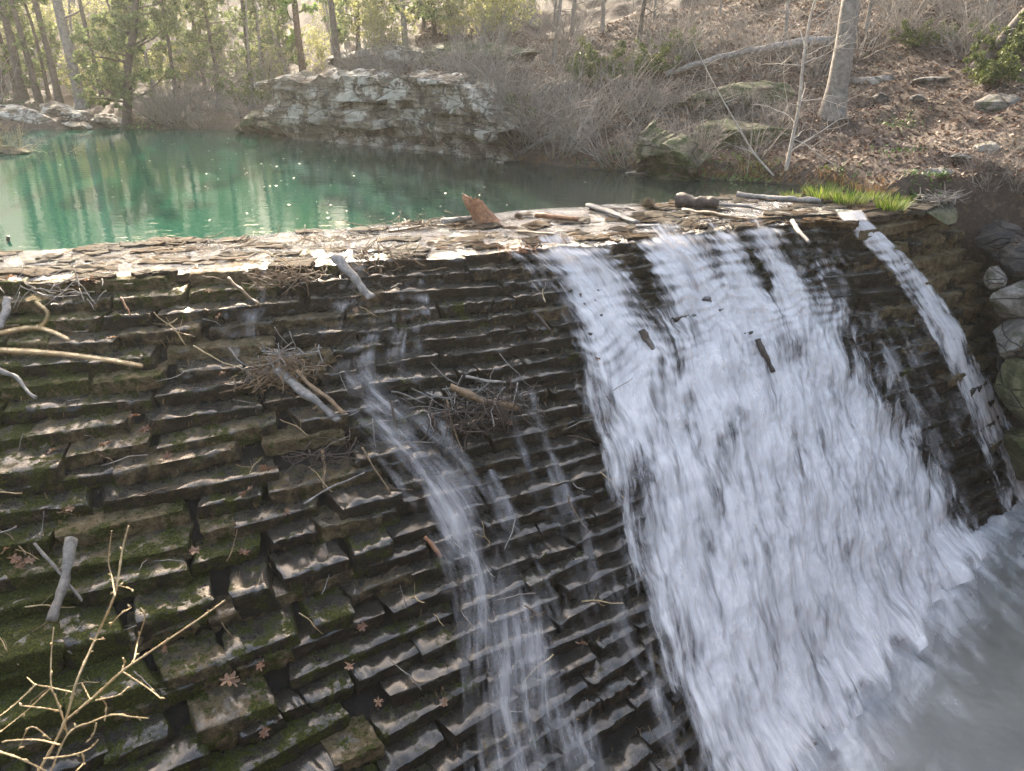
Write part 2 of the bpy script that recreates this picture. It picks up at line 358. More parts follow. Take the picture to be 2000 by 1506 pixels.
# ---- dam masonry: every block shaped, displaced and joined into one wall
def stone_template(nl=20, nd=8, nh=8):
    def line(n): t = np.linspace(-.5, .5, n-1); return np.sort(np.concatenate([[-.5, -.47], t[1:-1], [.47, .5]]))
    X, Y, Z = line(nl), line(nd), line(nh)
    V = []; Q = []; n = 0
    def patch(G):
        nonlocal n
        m, k = G.shape[:2]; i = np.arange(m-1)[:, None]*k; j = np.arange(k-1)[None]
        Q.append(np.stack([i+j, i+j+1, i+j+1+k, i+j+k], -1).reshape(-1, 4)+n); V.append(G.reshape(-1, 3)); n += m*k
    a, b = np.meshgrid(X, Z, indexing='ij'); patch(np.stack([a, a*0-.5, b], -1))
    a, b = np.meshgrid(X, Y, indexing='ij'); patch(np.stack([a, b, a*0+.5], -1))
    a, b = np.meshgrid(Y, Z, indexing='ij'); patch(np.stack([a*0-.5, a, b], -1)); patch(np.stack([a*0+.5, a, b], -1))
    return np.vstack(V), np.vstack(Q)
TV, TQ = stone_template()
CH_ = -HB/NC
dam = empty('stone_dam')
tag(dam, 'stepped curving dam of dark wet stone blocks with mossy courses at its left', 'dam')
mb = MB()
def put_stone(ctr, tx, L, D, H, yaw, rnd, moss, dry, amp=.028, tilt=0, roll=0):
    t = np.array((math.cos(yaw), math.sin(yaw), 0)); b = np.array((-t[1], t[0], 0))
    sz = np.array((L, D, H)); r = min(H, D)*.09
    P = TV*sz; q = np.clip(P, -(sz/2-r), sz/2-r); d = P-q; ln = np.linalg.norm(d, axis=1)[:, None]
    P = q+d/np.maximum(ln, 1e-6)*np.minimum(ln, r)
    # uneven outline: the ends slope, the front bellies
    k1, k2, k3, k4 = rng.uniform(-1, 1, 4)
    P[:, 0] += P[:, 2]*k1*.35*(np.abs(TV[:, 0])*2); P[:, 0] += P[:, 1]*k4*.25
    P[:, 1] += P[:, 0]*k2*.07+(TV[:, 2]-.5)*-.02*H*(1+k3)
    P[:, 2] += P[:, 0]*tilt+P[:, 1]*roll
    W = ctr+P[:, :1]*t+P[:, 1:2]*b+P[:, 2:]*np.array((0, 0, 1.))
    nd = P/(sz/2)
    nd = np.sign(nd)*np.abs(nd)**4; nd = nd/(np.linalg.norm(nd, axis=1)[:, None]+1e-6)
    nW = nd[:, :1]*t+nd[:, 1:2]*b+nd[:, 2:]*np.array((0, 0, 1.))
    a = fbm(W*4.0+rnd*9, 3, 3)*amp*.8+fbm(W*np.array((13, 13, 22)), 3, 9)*amp*1.15
    W = W+nW*a[:, None]
    mb.add(W, TQ, rnd=rnd, moss=moss, dry=dry)
for k in range(0, NC+1):
    v = (k+.5)/NC
    z = ZC-.03-k*CH_
    u = .02
    ph = rng.uniform(0, 99)
    while u < NU-.03:
        c0 = C(np.array(u), np.array(np.clip(v, 0, 1))); c1 = C(np.array(u+.02), np.array(np.clip(v, 0, 1))); sp_ = np.linalg.norm(c1-c0)/.02
        L = float(np.clip(rng.lognormal(math.log(.72), .5), .25, 1.9))
        if u > 8.3: L = float(rng.uniform(.16, .38))
        du = L/sp_
        um = min(u+du/2, NU)
        vv = np.array(np.clip(v, 0, 1)); uu = np.array(um)
        c = C(uu, vv); tn = C(np.array(min(um+.03, NU)), vv)-C(np.array(um-.03), vv); yaw = math.atan2(tn[1], tn[0])
        run = np.linalg.norm((C(uu, np.array(1.))-C(uu, np.array(0.)))[:2])/NC
        led = noise(np.array([um*1.1, k*.37, 5.1]), 3)*.30+noise(np.array([um*2.9+3, k*.9, 1.1]), 5)*.20
        prot = led*run*.6+rng.normal(0, .006+.055*run)
        prot += (.065 if k % 2 else -.055)*float(sst(6.3, 8.0, um))+(.03 if (k+int(um*1.7)) % 3 == 0 else 0.)*float(sst(4.5, 6, um))
        t = np.array((math.cos(yaw), math.sin(yaw), 0)); out = np.array((t[1], -t[0], 0))
        D = run*1.7+.30
        Hs = CH_*rng.uniform(1.0, 1.18)
        gap = rng.uniform(.0, .012) if rng.uniform() < .93 else rng.uniform(.02, .07)
        skip = rng.uniform() < .004 and 0 < k
        if not skip and um < 4.0 and .22 < v < .95 and k % 2 == 0 and noise(np.array([um*2.1, k*.31, 3.3]), 61)+rng.normal(0, .25) > .05+.5*sst(3.0, 4.0, um):
            prot += run*.85; Hs = CH_*2.02; L = min(L, .75)   # a thick block two courses high
        if not skip:
            f = c+out*prot; f[2] = z
            ctr = f-out*(D/2); ctr[2] = z-Hs/2+rng.normal(0, .014)+.01
            leftness = float(sst(4.6, 2.0, um)); low = v
            mz = noise(np.array([um*1.7, k*.55, 9.3]), 8)
            moss = np.clip(.14+.52*leftness+mz*.22+(.16 if low > .3 else 0)*leftness+rng.normal(0, .14), 0, 1)
            if um > 8.0: moss = np.clip(.02+.15*mz+rng.normal(0, .06), 0, .5)
            dp = .05+.40*sst(4.6, 2.4, um)*(1-.6*sst(.3, .6, v))+(.62*sst(7.6, 8.8, um)*(1-.75*sst(.25, .5, v)))+(.16 if k < 2 else 0)
            dry = np.clip(dp+rng.normal(0, .20)+(.45 if rng.uniform() < .07*leftness else 0), 0, 1)
            put_stone(ctr, None, L-gap, D, Hs, yaw+rng.normal(0, .016), rng.uniform(), moss, dry, amp=.032, tilt=rng.normal(0, .022), roll=rng.normal(0, .03))
        u += du
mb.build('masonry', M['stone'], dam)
# backing behind the blocks
mb = MB(); uu, vv = np.meshgrid(np.linspace(0, NU, 140), np.linspace(-.02, 1.04, 70), indexing='ij')
Cb = C(uu, vv); nb_ = face_n(uu, np.clip(vv, 0, 1)); mb.grid(Cb-nb_*.16); mb.build('mortar_core', M['mortar'], dam)
# crest of flagstones
nu, nw = 420, 60
U = np.linspace(0, NU, nu); us = np.linspace(0, len(UE)-1, 800); ue = catmull(UE, us)
DE = C(U, np.zeros(nu)); tt = np.gradient(DE, axis=0); tt /= np.linalg.norm(tt, axis=1)[:, None]
# match the two edges by direction across the dam
ang = np.stack([np.argmin(np.abs((ue[:, 0]-DE[i, 0])*.96+(ue[:, 1]-DE[i, 1])*.28-.0*i)) for i in range(nu)])
UEm = ue[ang]; UEm = np.stack([np.convolve(np.pad(UEm[:, j], 20, mode='edge'), np.ones(41)/41, 'valid') for j in range(3)], 1)
W_ = np.linspace(.0, 1.12, nw)
G = DE[:, None]*(1-W_[None, :, None])+UEm[:, None]*W_[None, :, None]
ch = fbm(G*np.array((1.1, 1.6, 1)), 4, 31); cell = np.floor(ch*5)/5
gz = -.035+cell*.045+fbm(G*6, 3, 5)*.018
gz = gz-.25*sst(1.0, 1.12, W_)[None]-.10*sst(.10, .0, W_)[None]
G[..., 2] = gz; mb = MB(); mb.grid(G); mb.build('crest_paving', M['crest'], dam)
mb = MB()
for i in range(240):
    u = rng.uniform(1.6, NU-.4); wv = rng.uniform(.0, .95)**1.2; j = int(u/NU*(nu-1)); p = DE[j]*(1-wv)+UEm[j]*wv
    L = rng.uniform(.2, .7); H = rng.uniform(.05, .12); yaw = math.atan2(tt[j, 1], tt[j, 0])+rng.normal(0, .35)
    put_stone(np.array((p[0], p[1], -.005-H*.3+rng.normal(0, .01))), None, L, L*rng.uniform(.4, .8), H, yaw, rng.uniform(), np.clip(rng.normal(.12, .15), 0, 1), np.clip(rng.normal(.15, .2), 0, 1), .02)
mb.build('crest_stones', M['crest'], dam)

# ---------------------------------------------------------------- water
# film sliding over the crest
Wf = np.linspace(-.015, 1.03, 70); Uf = slice(0, nu)
G = DE[:, None]*(1-Wf[None, :, None])+UEm[:, None]*Wf[None, :, None]
G[..., 2] = .004+fbm(G*np.array((2.2, 3.2, 1)), 3, 77)*.016+(-.03*sst(.06, -.015, Wf))[None]-.028*sst(.93, 1.03, Wf)[None]
G[..., 2] -= (sst(8.2, 9.0, U)*.10)[:, None]
G[..., 2] -= (sst(3.0, 1.0, U)[:, None]*.03*sst(.45, .15, Wf)[None])
mb = MB(); mb.grid(G); tag(mb.build('crest_water', M['film_sheen']), kind='structure')
# upper pool
SH_PX = [(-700, 470), (-420, 360), (-200, 290), (-60, 262), (60, 254), (240, 250), (400, 252), (480, 256), (560, 258), (592, 268), (700, 276), (850, 288), (940, 300), (1000, 312), (1100, 325), (1240, 335), (1350, 345), (1450, 353), (1560, 362), (1660, 373), (1740, 392), (1800, 408)]
SH = np.array([at(a, b, 0)[:2] for a, b in SH_PX])
POLY = np.vstack([SH, UE[::-1, :2]-np.array((0, 0))])
mb = MB(); gx, gy = np.meshgrid(np.linspace(-34, 12, 60), np.linspace(7.0, 34, 50), indexing='ij')
def inside(px, py, poly):
    x = np.asarray(px); y = np.asarray(py); r = np.zeros(x.shape, bool); n = len(poly)
    for i in range(n):
        x1, y1 = poly[i]; x2, y2 = poly[(i+1) % n]
        c_ = ((y1 > y) != (y2 > y)) & (x < (x2-x1)*(y-y1)/((y2-y1) if y2 != y1 else 1e-9)+x1); r ^= c_
    return r
def dist(px, py, poly, closed=True):
    x = np.asarray(px, float); y = np.asarray(py, float); d = np.full(x.shape, 1e9); n = len(poly)
    for i in range(n if closed else n-1):
        a = poly[i]; b = poly[(i+1) % n]; ab = b-a; t = np.clip(((x-a[0])*ab[0]+(y-a[1])*ab[1])/(ab@ab+1e-12), 0, 1)
        d = np.minimum(d, np.hypot(x-a[0]-t*ab[0], y-a[1]-t*ab[1]))
    return d
# the sheet stops under the upstream rim of the crest
POLY2 = np.vstack([SH, catmull(P0, np.linspace(NU, 0, 24))[:, :2]])
shx = catmull(np.c_[SH, np.zeros(len(SH))], np.linspace(0, len(SH)-1, 200)); uex = catmull(UE, np.linspace(0, len(UE)-1, 200))
dd = shx-uex; ln = np.linalg.norm(dd[:, :2], axis=1)[:, None]
A0 = uex-np.array((0, .12, 0)); A1 = shx+dd/np.maximum(ln, .2)*1.2
tt_ = np.linspace(0, 1, 40); G = A0[:, None]*(1-tt_[None, :, None])+A1[:, None]*tt_[None, :, None]; G[..., 2] = -.012
mb.grid(G); tag(mb.build('pool_water', M['pool']), kind='structure')
# lower pool
mb = MB(); gx, gy = np.meshgrid(np.linspace(-14, 22, 30), np.linspace(-16, 18, 30), indexing='ij')
mb.grid(np.stack([gx, gy, gx*0+HB-.02], -1)); tag(mb.build('river_water', M['lower']), kind='structure')

# falling water: a lumpy sheet over the steps, its density drawn as bands running down the courses
def band_uv(pts): return np.array([(*uv_of(a, b), c) for a, b, c in pts])
def cascade(name, mat, L, Rr, nu_, nv_, dens, off=.10, bump=.07, seed=1, v1=1.0, v0=-.02):
    L = band_uv(L); Rr = band_uv(Rr)
    o1 = np.argsort(L[:, 1]); o2 = np.argsort(Rr[:, 1]); L = L[o1]; Rr = Rr[o2]
    v = np.linspace(v0, v1, nv_)
    sm = lambda a: np.convolve(np.pad(a, 12, mode='edge'), np.ones(25)/25, 'valid')
    ul = sm(np.interp(v, L[:, 1], L[:, 0])); ur = sm(np.interp(v, Rr[:, 1], Rr[:, 0]))
    mg = .12
    s_ = np.linspace(-mg, 1+mg, nu_)[:, None]; u = ul[None]*(1-s_)+ur[None]*s_; vv = np.broadcast_to(v[None], u.shape)
    u = np.clip(u, 0, NU-.001)
    P = C(u, vv); N = face_n(u, np.clip(vv, .02, .98))
    am = np.hypot(*(np.moveaxis(P[..., :2]-P[:1, :, :2], -1, 0)))
    fl = vv*8.2
    ph = vv*NC+.5+fbm(np.stack([am*1.3, fl*.8, am*0], -1), 3, seed+2)*1.5*sst(.0, .3, vv); fr = ph-np.floor(ph)
    q = np.stack([am*1.6, fl*.9, am*0+seed], -1)
    lump = fbm(q*np.array((1, 1.3, 1)), 4, seed)*bump+fbm(np.stack([am*7, fl*1.6, am*0], -1), 3, seed+5)*bump*.45
    saw = (np.where(fr < .7, fr/.7, (1-fr)/.3)-.5)*.04
    so = off+.30*sst(.88, 1.0, vv)*np.clip(.45+1.1*fbm(np.stack([am*1.3, am*0, am*0+seed], -1), 3, 91), 0, 1.3)*(nu_ > 300)+(.05*sst(.2, .5, vv) if off > .12 else 0)+lump+saw*(.12+.88*sst(.45, .08, vv))*(.5+noise(np.stack([am*1.7, ph*.5, am*0], -1), seed+6)*.5)
    P = P+N*so[..., None]
    ed = sst(-mg, .10, s_)*sst(1+mg, .90, s_)
    D = (dens(s_, vv, am, fl)+.20*np.cos((fr-.35)*2*math.pi)*(.08+.92*sst(.42, .08, vv))*(.55+.45*noise(np.stack([am*2.3, ph*.4, am*0], -1), seed+9)))*ed*(1-.62*sst(.955, 1.0, vv+.03*noise(np.stack([am*3, am*0, am*0], -1), 71)))
    mb = MB(); mb.grid(P, fa=am+u*.0, fb=fl, dens=D); return tag(mb.build(name, mat), kind='structure')
Lm = [(1005, 478, 0), (1060, 540, 0), (1110, 620, 0), (1150, 700, 0), (1175, 800, 0), (1200, 900, 0), (1240, 1050, 0), (1275, 1200, 0), (1310, 1350, 0), (1350, 1500, 0)]
Rm = [(1590, 462, 0), (1620, 560, 0), (1670, 680, 0), (1728, 790, 0), (1788, 900, 0), (1842, 1000, 0), (1885, 1085, 0)]
def dm(s_, v, am, fl):
    base = .40+.36*sst(.0, .35, v)+.08*sst(.5, .9, v)
    g = lambda c_, w_: np.exp(-((s_-c_)/w_)**2)
    up = sst(.42, .08, v)
    base = base+up*(.38*g(.10, .07)+.40*g(.42, .10)+.30*g(.60, .06)+.30*g(.80, .05)-.55*g(.245+.02*np.sin(v*9), .05)-.30*g(.70, .03)-.45*g(.93, .07)-.15*g(.52, .02))
    base = base-.25*sst(.16, .0, s_)*sst(.45, .95, v)-.30*g(.92, .06)*sst(.1, .4, v)*sst(.8, .5, v)
    base = base-.5*sst(.03, .0, v)
    return base
cascade('cascade_water', M['foam'], Lm, Rm, 520, 620, dm, .155, .10, 3)
cascade('cascade_water', M['thin'], Lm, Rm, 360, 420, lambda s_, v, a, f: dm(s_, v, a, f)*.55, .23, .12, 9)
Lt = [(630, 545, 0), (620, 640, 0), (590, 740, 0), (690, 850, 0), (770, 950, 0), (830, 1050, 0), (860, 1200, 0), (880, 1350, 0), (890, 1500, 0)]
Rt = [(740, 545, 0), (790, 640, 0), (830, 740, 0), (880, 850, 0), (950, 950, 0), (990, 1050, 0), (1050, 1200, 0), (1120, 1350, 0), (1190, 1500, 0)]
def dt(s_, v, am, fl):
    g = lambda c_, w_: np.exp(-((s_-c_)/w_)**2)
    return .29+.30*sst(.05, .45, v)*g(.5, .55)+.10*g(.5+.10*np.sin(v*11+1), .22)*sst(.15, .3, v)*sst(.95, .6, v)
cascade('trickle_water', M['thin'], Lt, Rt, 240, 520, dt, .125, .045, 21)
Lr = [(1650, 436, 0), (1715, 500, 0), (1765, 570, 0), (1822, 660, 0), (1866, 750, 0), (1904, 850, 0), (1945, 950, 0), (1965, 1010, 0)]
Rr_ = [(1695, 436, 0), (1770, 500, 0), (1830, 570, 0), (1885, 660, 0), (1935, 750, 0), (1978, 850, 0), (2018, 950, 0), (2040, 1000, 0)]
cascade('side_stream_water', M['foam'], Lr, Rr_, 110, 520, lambda s_, v, a, f: (.58+.25*sst(.12, .02, v))+.10*np.sin(v*21)+.3*np.exp(-((s_-.5)/.22)**2)-.2*sst(.5, .8, v), .12, .045, 33)
Ls = [(1640, 600, 0), (1690, 680, 0), (1745, 780, 0), (1800, 880, 0), (1835, 960, 0), (1870, 1060, 0)]
Rs = [(1700, 600, 0), (1760, 680, 0), (1810, 770, 0), (1860, 870, 0), (1895, 960, 0), (1925, 1040, 0)]
cascade('side_stream_water', M['thin'], Ls, Rs, 110, 420, lambda s_, v, a, f: .55*np.exp(-((s_-.5)/.35)**2)*sst(.3, .42, v)+.1, .085, .04, 41, .99, .25)
# strands dripping from step to step between the big streams
for k_, (a, b, c_, d_, w_) in enumerate([(1010, 760, 1090, 1000, 40), (1120, 1000, 1200, 1300, 60), (1560, 440, 1680, 640, 60), (930, 930, 1080, 1240, 45), (1760, 620, 1880, 860, 45), (480, 520, 470, 700, 40), (1330, 1390, 1400, 1500, 90), (1240, 1180, 1330, 1420, 60), (800, 520, 830, 700, 30)]):
    cascade('trickle_water', M['thin'], [(a-w_, b, 0), ((a+c_)/2-w_, (b+d_)/2, 0), (c_-w_, d_, 0)], [(a+w_, b, 0), ((a+c_)/2+w_, (b+d_)/2, 0), (c_+w_, d_, 0)], 70, 260, lambda s_, v, a, f: .36+.0*s_, .085, .02, 57+k_, min(1, uv_of(c_, d_)[1]+.01), uv_of(a, b)[1])
# foam fanning out over the lower pool
mb = MB(); n1, n2 = 260, 90
bt = np.linspace(0, 1, n1); up_ = uv_of(1340, 1490)[0]; BL = catmull(P1, np.linspace(up_-.3, NU-.8, n1)); tb = np.gradient(BL, axis=0); tb /= np.linalg.norm(tb, axis=1)[:, None]
ob = np.stack([tb[:, 1], -tb[:, 0], tb[:, 0]*0], 1); ob = ob*.8+np.array((.35, -.3, 0)); r = np.linspace(-.35, 2.3, n2)
G = BL[:, None]+ob[:, None]*r[None, :, None]; ln = np.cumsum(np.r_[0, np.linalg.norm(np.diff(BL, axis=0), axis=1)])
rr = np.broadcast_to(r[None], (n1, n2)); aa = np.broadcast_to(ln[:, None], (n1, n2))
G[..., 2] = HB+.01+np.exp(-((rr-.1)/.45)**2)*np.maximum(.09+.20*fbm(np.stack([aa*2.2, rr*1.6, rr*0], -1), 4, 4), 0)
reach = .34+.5*(.5+.5*fbm(np.stack([aa*.9, aa*0, aa*0], -1), 3, 12)); main = sst(0, .12, bt)*sst(1., .72, bt)
D = (1.25*np.exp(-(np.maximum(rr, 0)/reach)**1.1))*(.35+.65*main[:, None])*sst(2.3, 1.6, rr)*sst(-.35, -.15, rr)
mb.grid(G, fa=aa*.36+.3*rr, fb=rr*1.9, dens=D); tag(mb.build('pool_foam_water', M['fan']), kind='structure')

# ---------------------------------------------------------------- terrain
GB = []
for a, b, o_ in [(1800, 402, 1.1), (1885, 432, .95), (1925, 520, .85), (1945, 620, .75), (1962, 720, .65), (1980, 830, .5), (1998, 930, .35)]:
    u_, v_ = uv_of(a, b); p = C(np.array(u_), np.array(v_)); GB.append((p[0]-.85*o_, p[1]-.5*o_)); print('GB', a, b, np.round(p, 2), u_, v_)
GORGE = np.array([(-14, 8.2), (-9, 9.4), (-4.8, 10.3), (0, 11.6), (4, 13.1), (5.6, 13.7)]+GB+[(11.3, 12.6), (13.6, 10), (14, 3), (13, -14), (-14, -14)])
def hz(x, y):
    x = np.asarray(x, float); y = np.asarray(y, float)
    inp = inside(x, y, POLY2); d = dist(x, y, POLY2); d = np.where(inp, -d, d)
    far = sst(-4.5, -8.5, x)                       # 1 at the flat left-hand valley floor
    dd = np.maximum(d, 0)
    zl = .18*sst(0, .5, dd)+.085*dd+.26*np.maximum(dd-11, 0)
    zr = .22*sst(0, .4, dd)+.20*dd+.10*np.maximum(dd-2, 0)+.05*np.maximum(dd-10, 0)
    cl = sst(-8.2, -6.4, x)*sst(1.2, -1.0, x)       # the bluff stands on the water
    zr = zr+cl*(1.42*sst(.15, .55, dd))
    z = zl*far+zr*(1-far)
    P = np.stack([x, y, x*0], -1)
    z = z+fbm(P*.45, 4, 7)*.28*sst(.3, 3, dd)+fbm(P*2.3, 3, 8)*.07*sst(0, .6, dd)
    z = np.where(d < 0, -.1-1.6*sst(0, 1.5, -d), z)
    ing = inside(x, y, GORGE); g = dist(x, y, GORGE)
    wall = np.where(ing, -6.3, -6.3+7.5*sst(0, 1.25, g)+.25*g+fbm(P*1.5, 3, 3)*.2)
    z = np.where(ing | (g < 6), np.minimum(z+.0, np.maximum(wall, -6.3)), z)
    return z
xs = np.unique(np.r_[np.linspace(-90, -18, 30), np.arange(-18, 15, .16), np.linspace(15, 90, 32)])
ys = np.unique(np.r_[np.linspace(-30, 10, 20), np.arange(10, 33, .16), np.linspace(33, 120, 45)])
gx, gy = np.meshgrid(xs, ys, indexing='ij'); gzv = hz(gx, gy)
mb = MB(); mb.grid(np.stack([gx, gy, gzv], -1)); tag(mb.build('ground', M['ground']), kind='structure')
def ground(px, py):
    d = ray(px, py); ts = np.linspace(6, 90, 1400); X = np.array((0, 0, CH))+d[None]*ts[:, None]
    h = hz(X[:, 0], X[:, 1]); k = np.argmax(X[:, 2] < h); return np.array((X[k, 0], X[k, 1], h[k])) if (X[:, 2] < h).any() else X[-1]
def gz1(x, y): return float(hz(np.array([x]), np.array([y]))[0])

# ---------------------------------------------------------------- rocks
def rock(name, label, cat, ctr, size, rz=0, mat='boulder', seed=0, layers=0, n=26, amp=.16, group=None, parent=None, tilt=0):
    s_ = np.linspace(-1, 1, n); V = []; Q = []; k = 0
    for ax in range(3):
        for sg in (-1, 1):
            a, b = np.meshgrid(s_, s_, indexing='ij'); c_ = np.full_like(a, sg); T = [None]*3; T[ax] = c_; T[(ax+1) % 3] = a; T[(ax+2) % 3] = b
            P = np.stack(T, -1).reshape(-1, 3); i = np.arange(n-1)[:, None]*n; j = np.arange(n-1)[None]
            q = np.stack([i+j, i+j+1, i+j+1+n, i+j+n], -1).reshape(-1, 4)
            V.append(P); Q.append((q if sg > 0 else q[:, ::-1])+k); k += n*n
    V = np.vstack(V); Q = np.vstack(Q)
    r = np.linalg.norm(V, axis=1)[:, None]; V = V*(1-.25*(1-1/r)*1.0)
    rp_ = np.random.default_rng(seed+500)
    for _ in range(22):
        nn_ = rp_.normal(0, 1, 3); nn_ /= np.linalg.norm(nn_); dd_ = rp_.uniform(.78, 1.0)*(.55+.45*np.abs(nn_).max()**2); e_ = np.maximum(V@nn_-dd_, 0); V = V-e_[:, None]*nn_[None]*.92
    sz = np.array(size)/2; P = V*sz
    S_ = np.array((seed*3.1, seed*1.7, seed*.9)); m = max(size)
    f = fbm(P/m*2.2+S_, 5, seed); f2 = fbm(P/m*9+S_, 3, seed+3)
    P = P*(1+amp*1.6*f[:, None]*np.array((1, 1, .9)))+V/r*(f2*amp*.12*m)[:, None]
    if layers:
        ph = P[:, 2]/size[2]*layers+f*.7; st = (ph-np.floor(ph)); P[:, :2] *= (1+.10*(np.where(st < .8, st, (1-st)*4)-.4)+.10*hsh(np.floor(ph).astype(int), 0*np.floor(ph).astype(int), 0*np.floor(ph).astype(int)+1, seed))[:, None]
    P[:, 2] += P[:, 0]*tilt
    mb = MB(); mb.add(P, Q); o = mb.build(name, M[mat], parent); o.location = tuple(ctr); o.rotation_euler = (0, 0, rz)
    if label: tag(o, label, cat, group)
    return o
# bluff along the water: a layered wall following the shore
def bluff(name, label, pxs, tops, mat, seed, lean=.25, nz=90, per=26):
    B_ = np.array([at(a, b, 0) for a, b in pxs]); n = len(B_); t = np.linspace(0, n-1, per*n); L = catmull(B_, t)
    H = np.interp(t, range(n), tops); H = H+fbm(np.stack([t*2.3, t*0, t*0], -1), 3, seed)*.18
    tg = np.gradient(L, axis=0); tg /= np.linalg.norm(tg, axis=1)[:, None]+1e-9; nn = np.stack([tg[:, 1], -tg[:, 0], tg[:, 0]*0], 1)
    nn[(nn[:, 1] > 0)] *= -1
    zz = np.linspace(-.35, 1, nz); hh = H[:, None]*zz[None]
    P = L[:, None]+np.array((0, 0, 1.))*hh[..., None]
    lay = np.floor(hh/.23+fbm(np.stack([P[..., 0]*.8, P[..., 1]*.8, hh*0], -1), 2, seed)*.8).astype(int)
    bl = np.floor(P[..., 0]*.9+P[..., 1]*.5+lay*.37+fbm(P*.9, 2, seed+8)*.9).astype(int)
    off = hsh(lay, lay*0+3, lay*0, seed)*.42+hsh(lay, bl, lay*0+1, seed)*.40
    off = off+.30*sst(.0, .55, zz)[None]+fbm(P*1.4, 4, seed)*.12+fbm(P*6, 3, seed)*.04-lean*hh*.4
    P = P+nn[:, None]*off[..., None]
    topb = P[:, -1:]-nn[:, None]*np.linspace(.1, .8, 14)[None, :, None]+np.array((0, 0, 1.))*(np.linspace(0, .15, 14)[None, :, None]); topb[..., 2] += fbm(topb*2, 3, 2)*.05
    G = np.concatenate([P, topb], 1); mb = MB(); mb.grid(G); return tag(mb.build(name, M[mat], smooth=False), label, 'rock')
bluff('rock_bluff', 'pale layered limestone bluff rising from the far side of the pool', [(572, 262), (590, 268), (650, 273), (720, 277), (800, 283), (870, 290), (930, 299), (975, 306), (1020, 314)], [1.35, 1.5, 1.62, 1.65, 1.7, 1.75, 1.7, 1.35, .7], 'bluff', 3, .1)
bluff('rock_bluff', 'low dark rock bank at the back of the pool, left of the pale bluff', [(470, 256), (500, 256), (540, 257), (580, 262)], [.25, .5, .5, .6], 'ledge', 9)
bluff('rock_ledge', 'mossy overhanging rock ledge at the waterline under the right-hand slope', [(1235, 334), (1260, 334), (1300, 338), (1350, 344), (1380, 347)], [.4, .8, .85, .6, .3], 'ledge', 12, -.1)
def g_rock(name, label, px, py, sx, sy, sz, **kw):
    p = ground(px, py); return rock(name, label, 'rock', p+np.array((0, 0, kw.pop('lift', .0))), (sx, sy, sz), **kw)
g_rock('rock_ledge', 'long mossy layered ledge in the slope left of the thick sycamore trunk', 1450, 275, 3.4, 1.3, 1.0, rz=.22, mat='ledge', seed=4, layers=5, n=44)
g_rock('rock_ledge', 'broken mossy ledge higher up under the fallen trunk', 1475, 195, 3.6, 1.4, 1.0, rz=.1, mat='ledge', seed=5, layers=5, n=44)
g_rock('rock_ledge', 'stepped ledge of pale strata above the bluff', 770, 118, 3.4, 1.6, .95, rz=-.15, mat='bluff', seed=6, layers=6, n=44)
g_rock('rock_ledge', 'brown capped ledge right of the pale strata above the bluff', 930, 110, 3.6, 1.5, .7, rz=-.25, mat='ledge', seed=7, layers=5, n=40)
bl = [(1705, 158, 1.5, .9, .55, 'lichen spotted grey boulder just right of the sycamore trunk'), (1820, 156, 1.7, .8, .40, 'flat grey slab boulder below the leaning dark tree'), (1720, 192, .75, .5, .35, 'small rounded rock below the lichen spotted boulder'), (1795, 195, .6, .45, .3, 'small pale rock half buried in leaves on the slope'), (1965, 200, 1.3, .8, .45, 'broad pale rock at the right edge of the slope'), (1935, 285, 1.1, .6, .25, 'flat tan slab low on the leaf covered slope at right'), (1880, 305, .9, .5, .2, 'thin mossy slab below the flat tan slab'), (1835, 335, .8, .5, .3, 'brown rock above the right end of the dam crest')]
for i, (px, py, a, b, c_, lb) in enumerate(bl): g_rock('boulder', lb, px, py, a*.85, b*.85, c_*.8, rz=rng.uniform(-.4, .4), mat='boulder', seed=20+i, n=30, lift=-c_*.14, amp=.22)
lb = [(60, 232, 2.6, 1.3, .7, 'long layered rock at the left end of the far bank'), (115, 222, 1.8, 1.1, .55, 'tilted pale slab left of the leaning cedar'), (165, 232, 1.5, 1.0, .5, 'wedge shaped pale rock on the far left bank'), (212, 238, 1.3, .9, .4, 'low rock beside the foot of the leaning cedar'), (150, 245, 1.2, .7, .25, 'dark low rock at the waterline on the far left bank'), (20, 222, 1.6, 1.1, .6, 'grassy topped rock at the left edge of the far bank')]
for i, (px, py, a, b, c_, l_) in enumerate(lb): g_rock('boulder', l_, px, py, a, b, c_, rz=rng.uniform(-.5, .1), mat='bluff', seed=40+i, n=24, layers=3, tilt=-.12)
rb = [(tuple(at(1998, 588, -1.6)), (1.25, 1.0, 1.0), 'boulder', 'smooth blue grey boulder on the right bank beside the dam steps'), (tuple(at(2002, 665, -2.2)), (1.1, 1.0, .85), 'boulder', 'pinkish grey boulder below the smooth blue grey one'), (tuple(at(2020, 775, -3.1)), (1.4, 1.2, 1.3), 'greenrock', 'green stained rock face at the right edge halfway down the dam'), (tuple(at(2040, 885, -4.2)), (1.4, 1.2, 1.4), 'greenrock', 'algae covered rock above the lower pool at the right edge'), (tuple(at(1950, 470, -.7)), (1.3, .9, .8), 'wetrock', 'cracked dark rock seeping water above the right wing of the dam'), (tuple(at(1990, 505, -.9)), (1.2, .9, .9), 'wetrock', 'black wet rock wall behind the right wing of the dam')]
rb += [(tuple(at(1945, 545, -1.2)), (.5, .45, .4), 'boulder', 'small stone in the leaf strip beside the dam steps'), (tuple(at(1968, 715, -2.7)), (.5, .45, .45), 'wetrock', 'small wet rock between the steps and the green stained rock')]
for i, (p, s3, mt, l_) in enumerate(rb): rock('boulder', l_, 'rock', p, s3, rz=.5+.2*i, mat=mt, seed=60+i, n=30, amp=.14)
rock('boulder', 'flat pale stone just breaking the water by the mossy ledge', 'rock', at(1252, 338, 0), (.75, .4, .12), mat='boulder', seed=71, n=18)

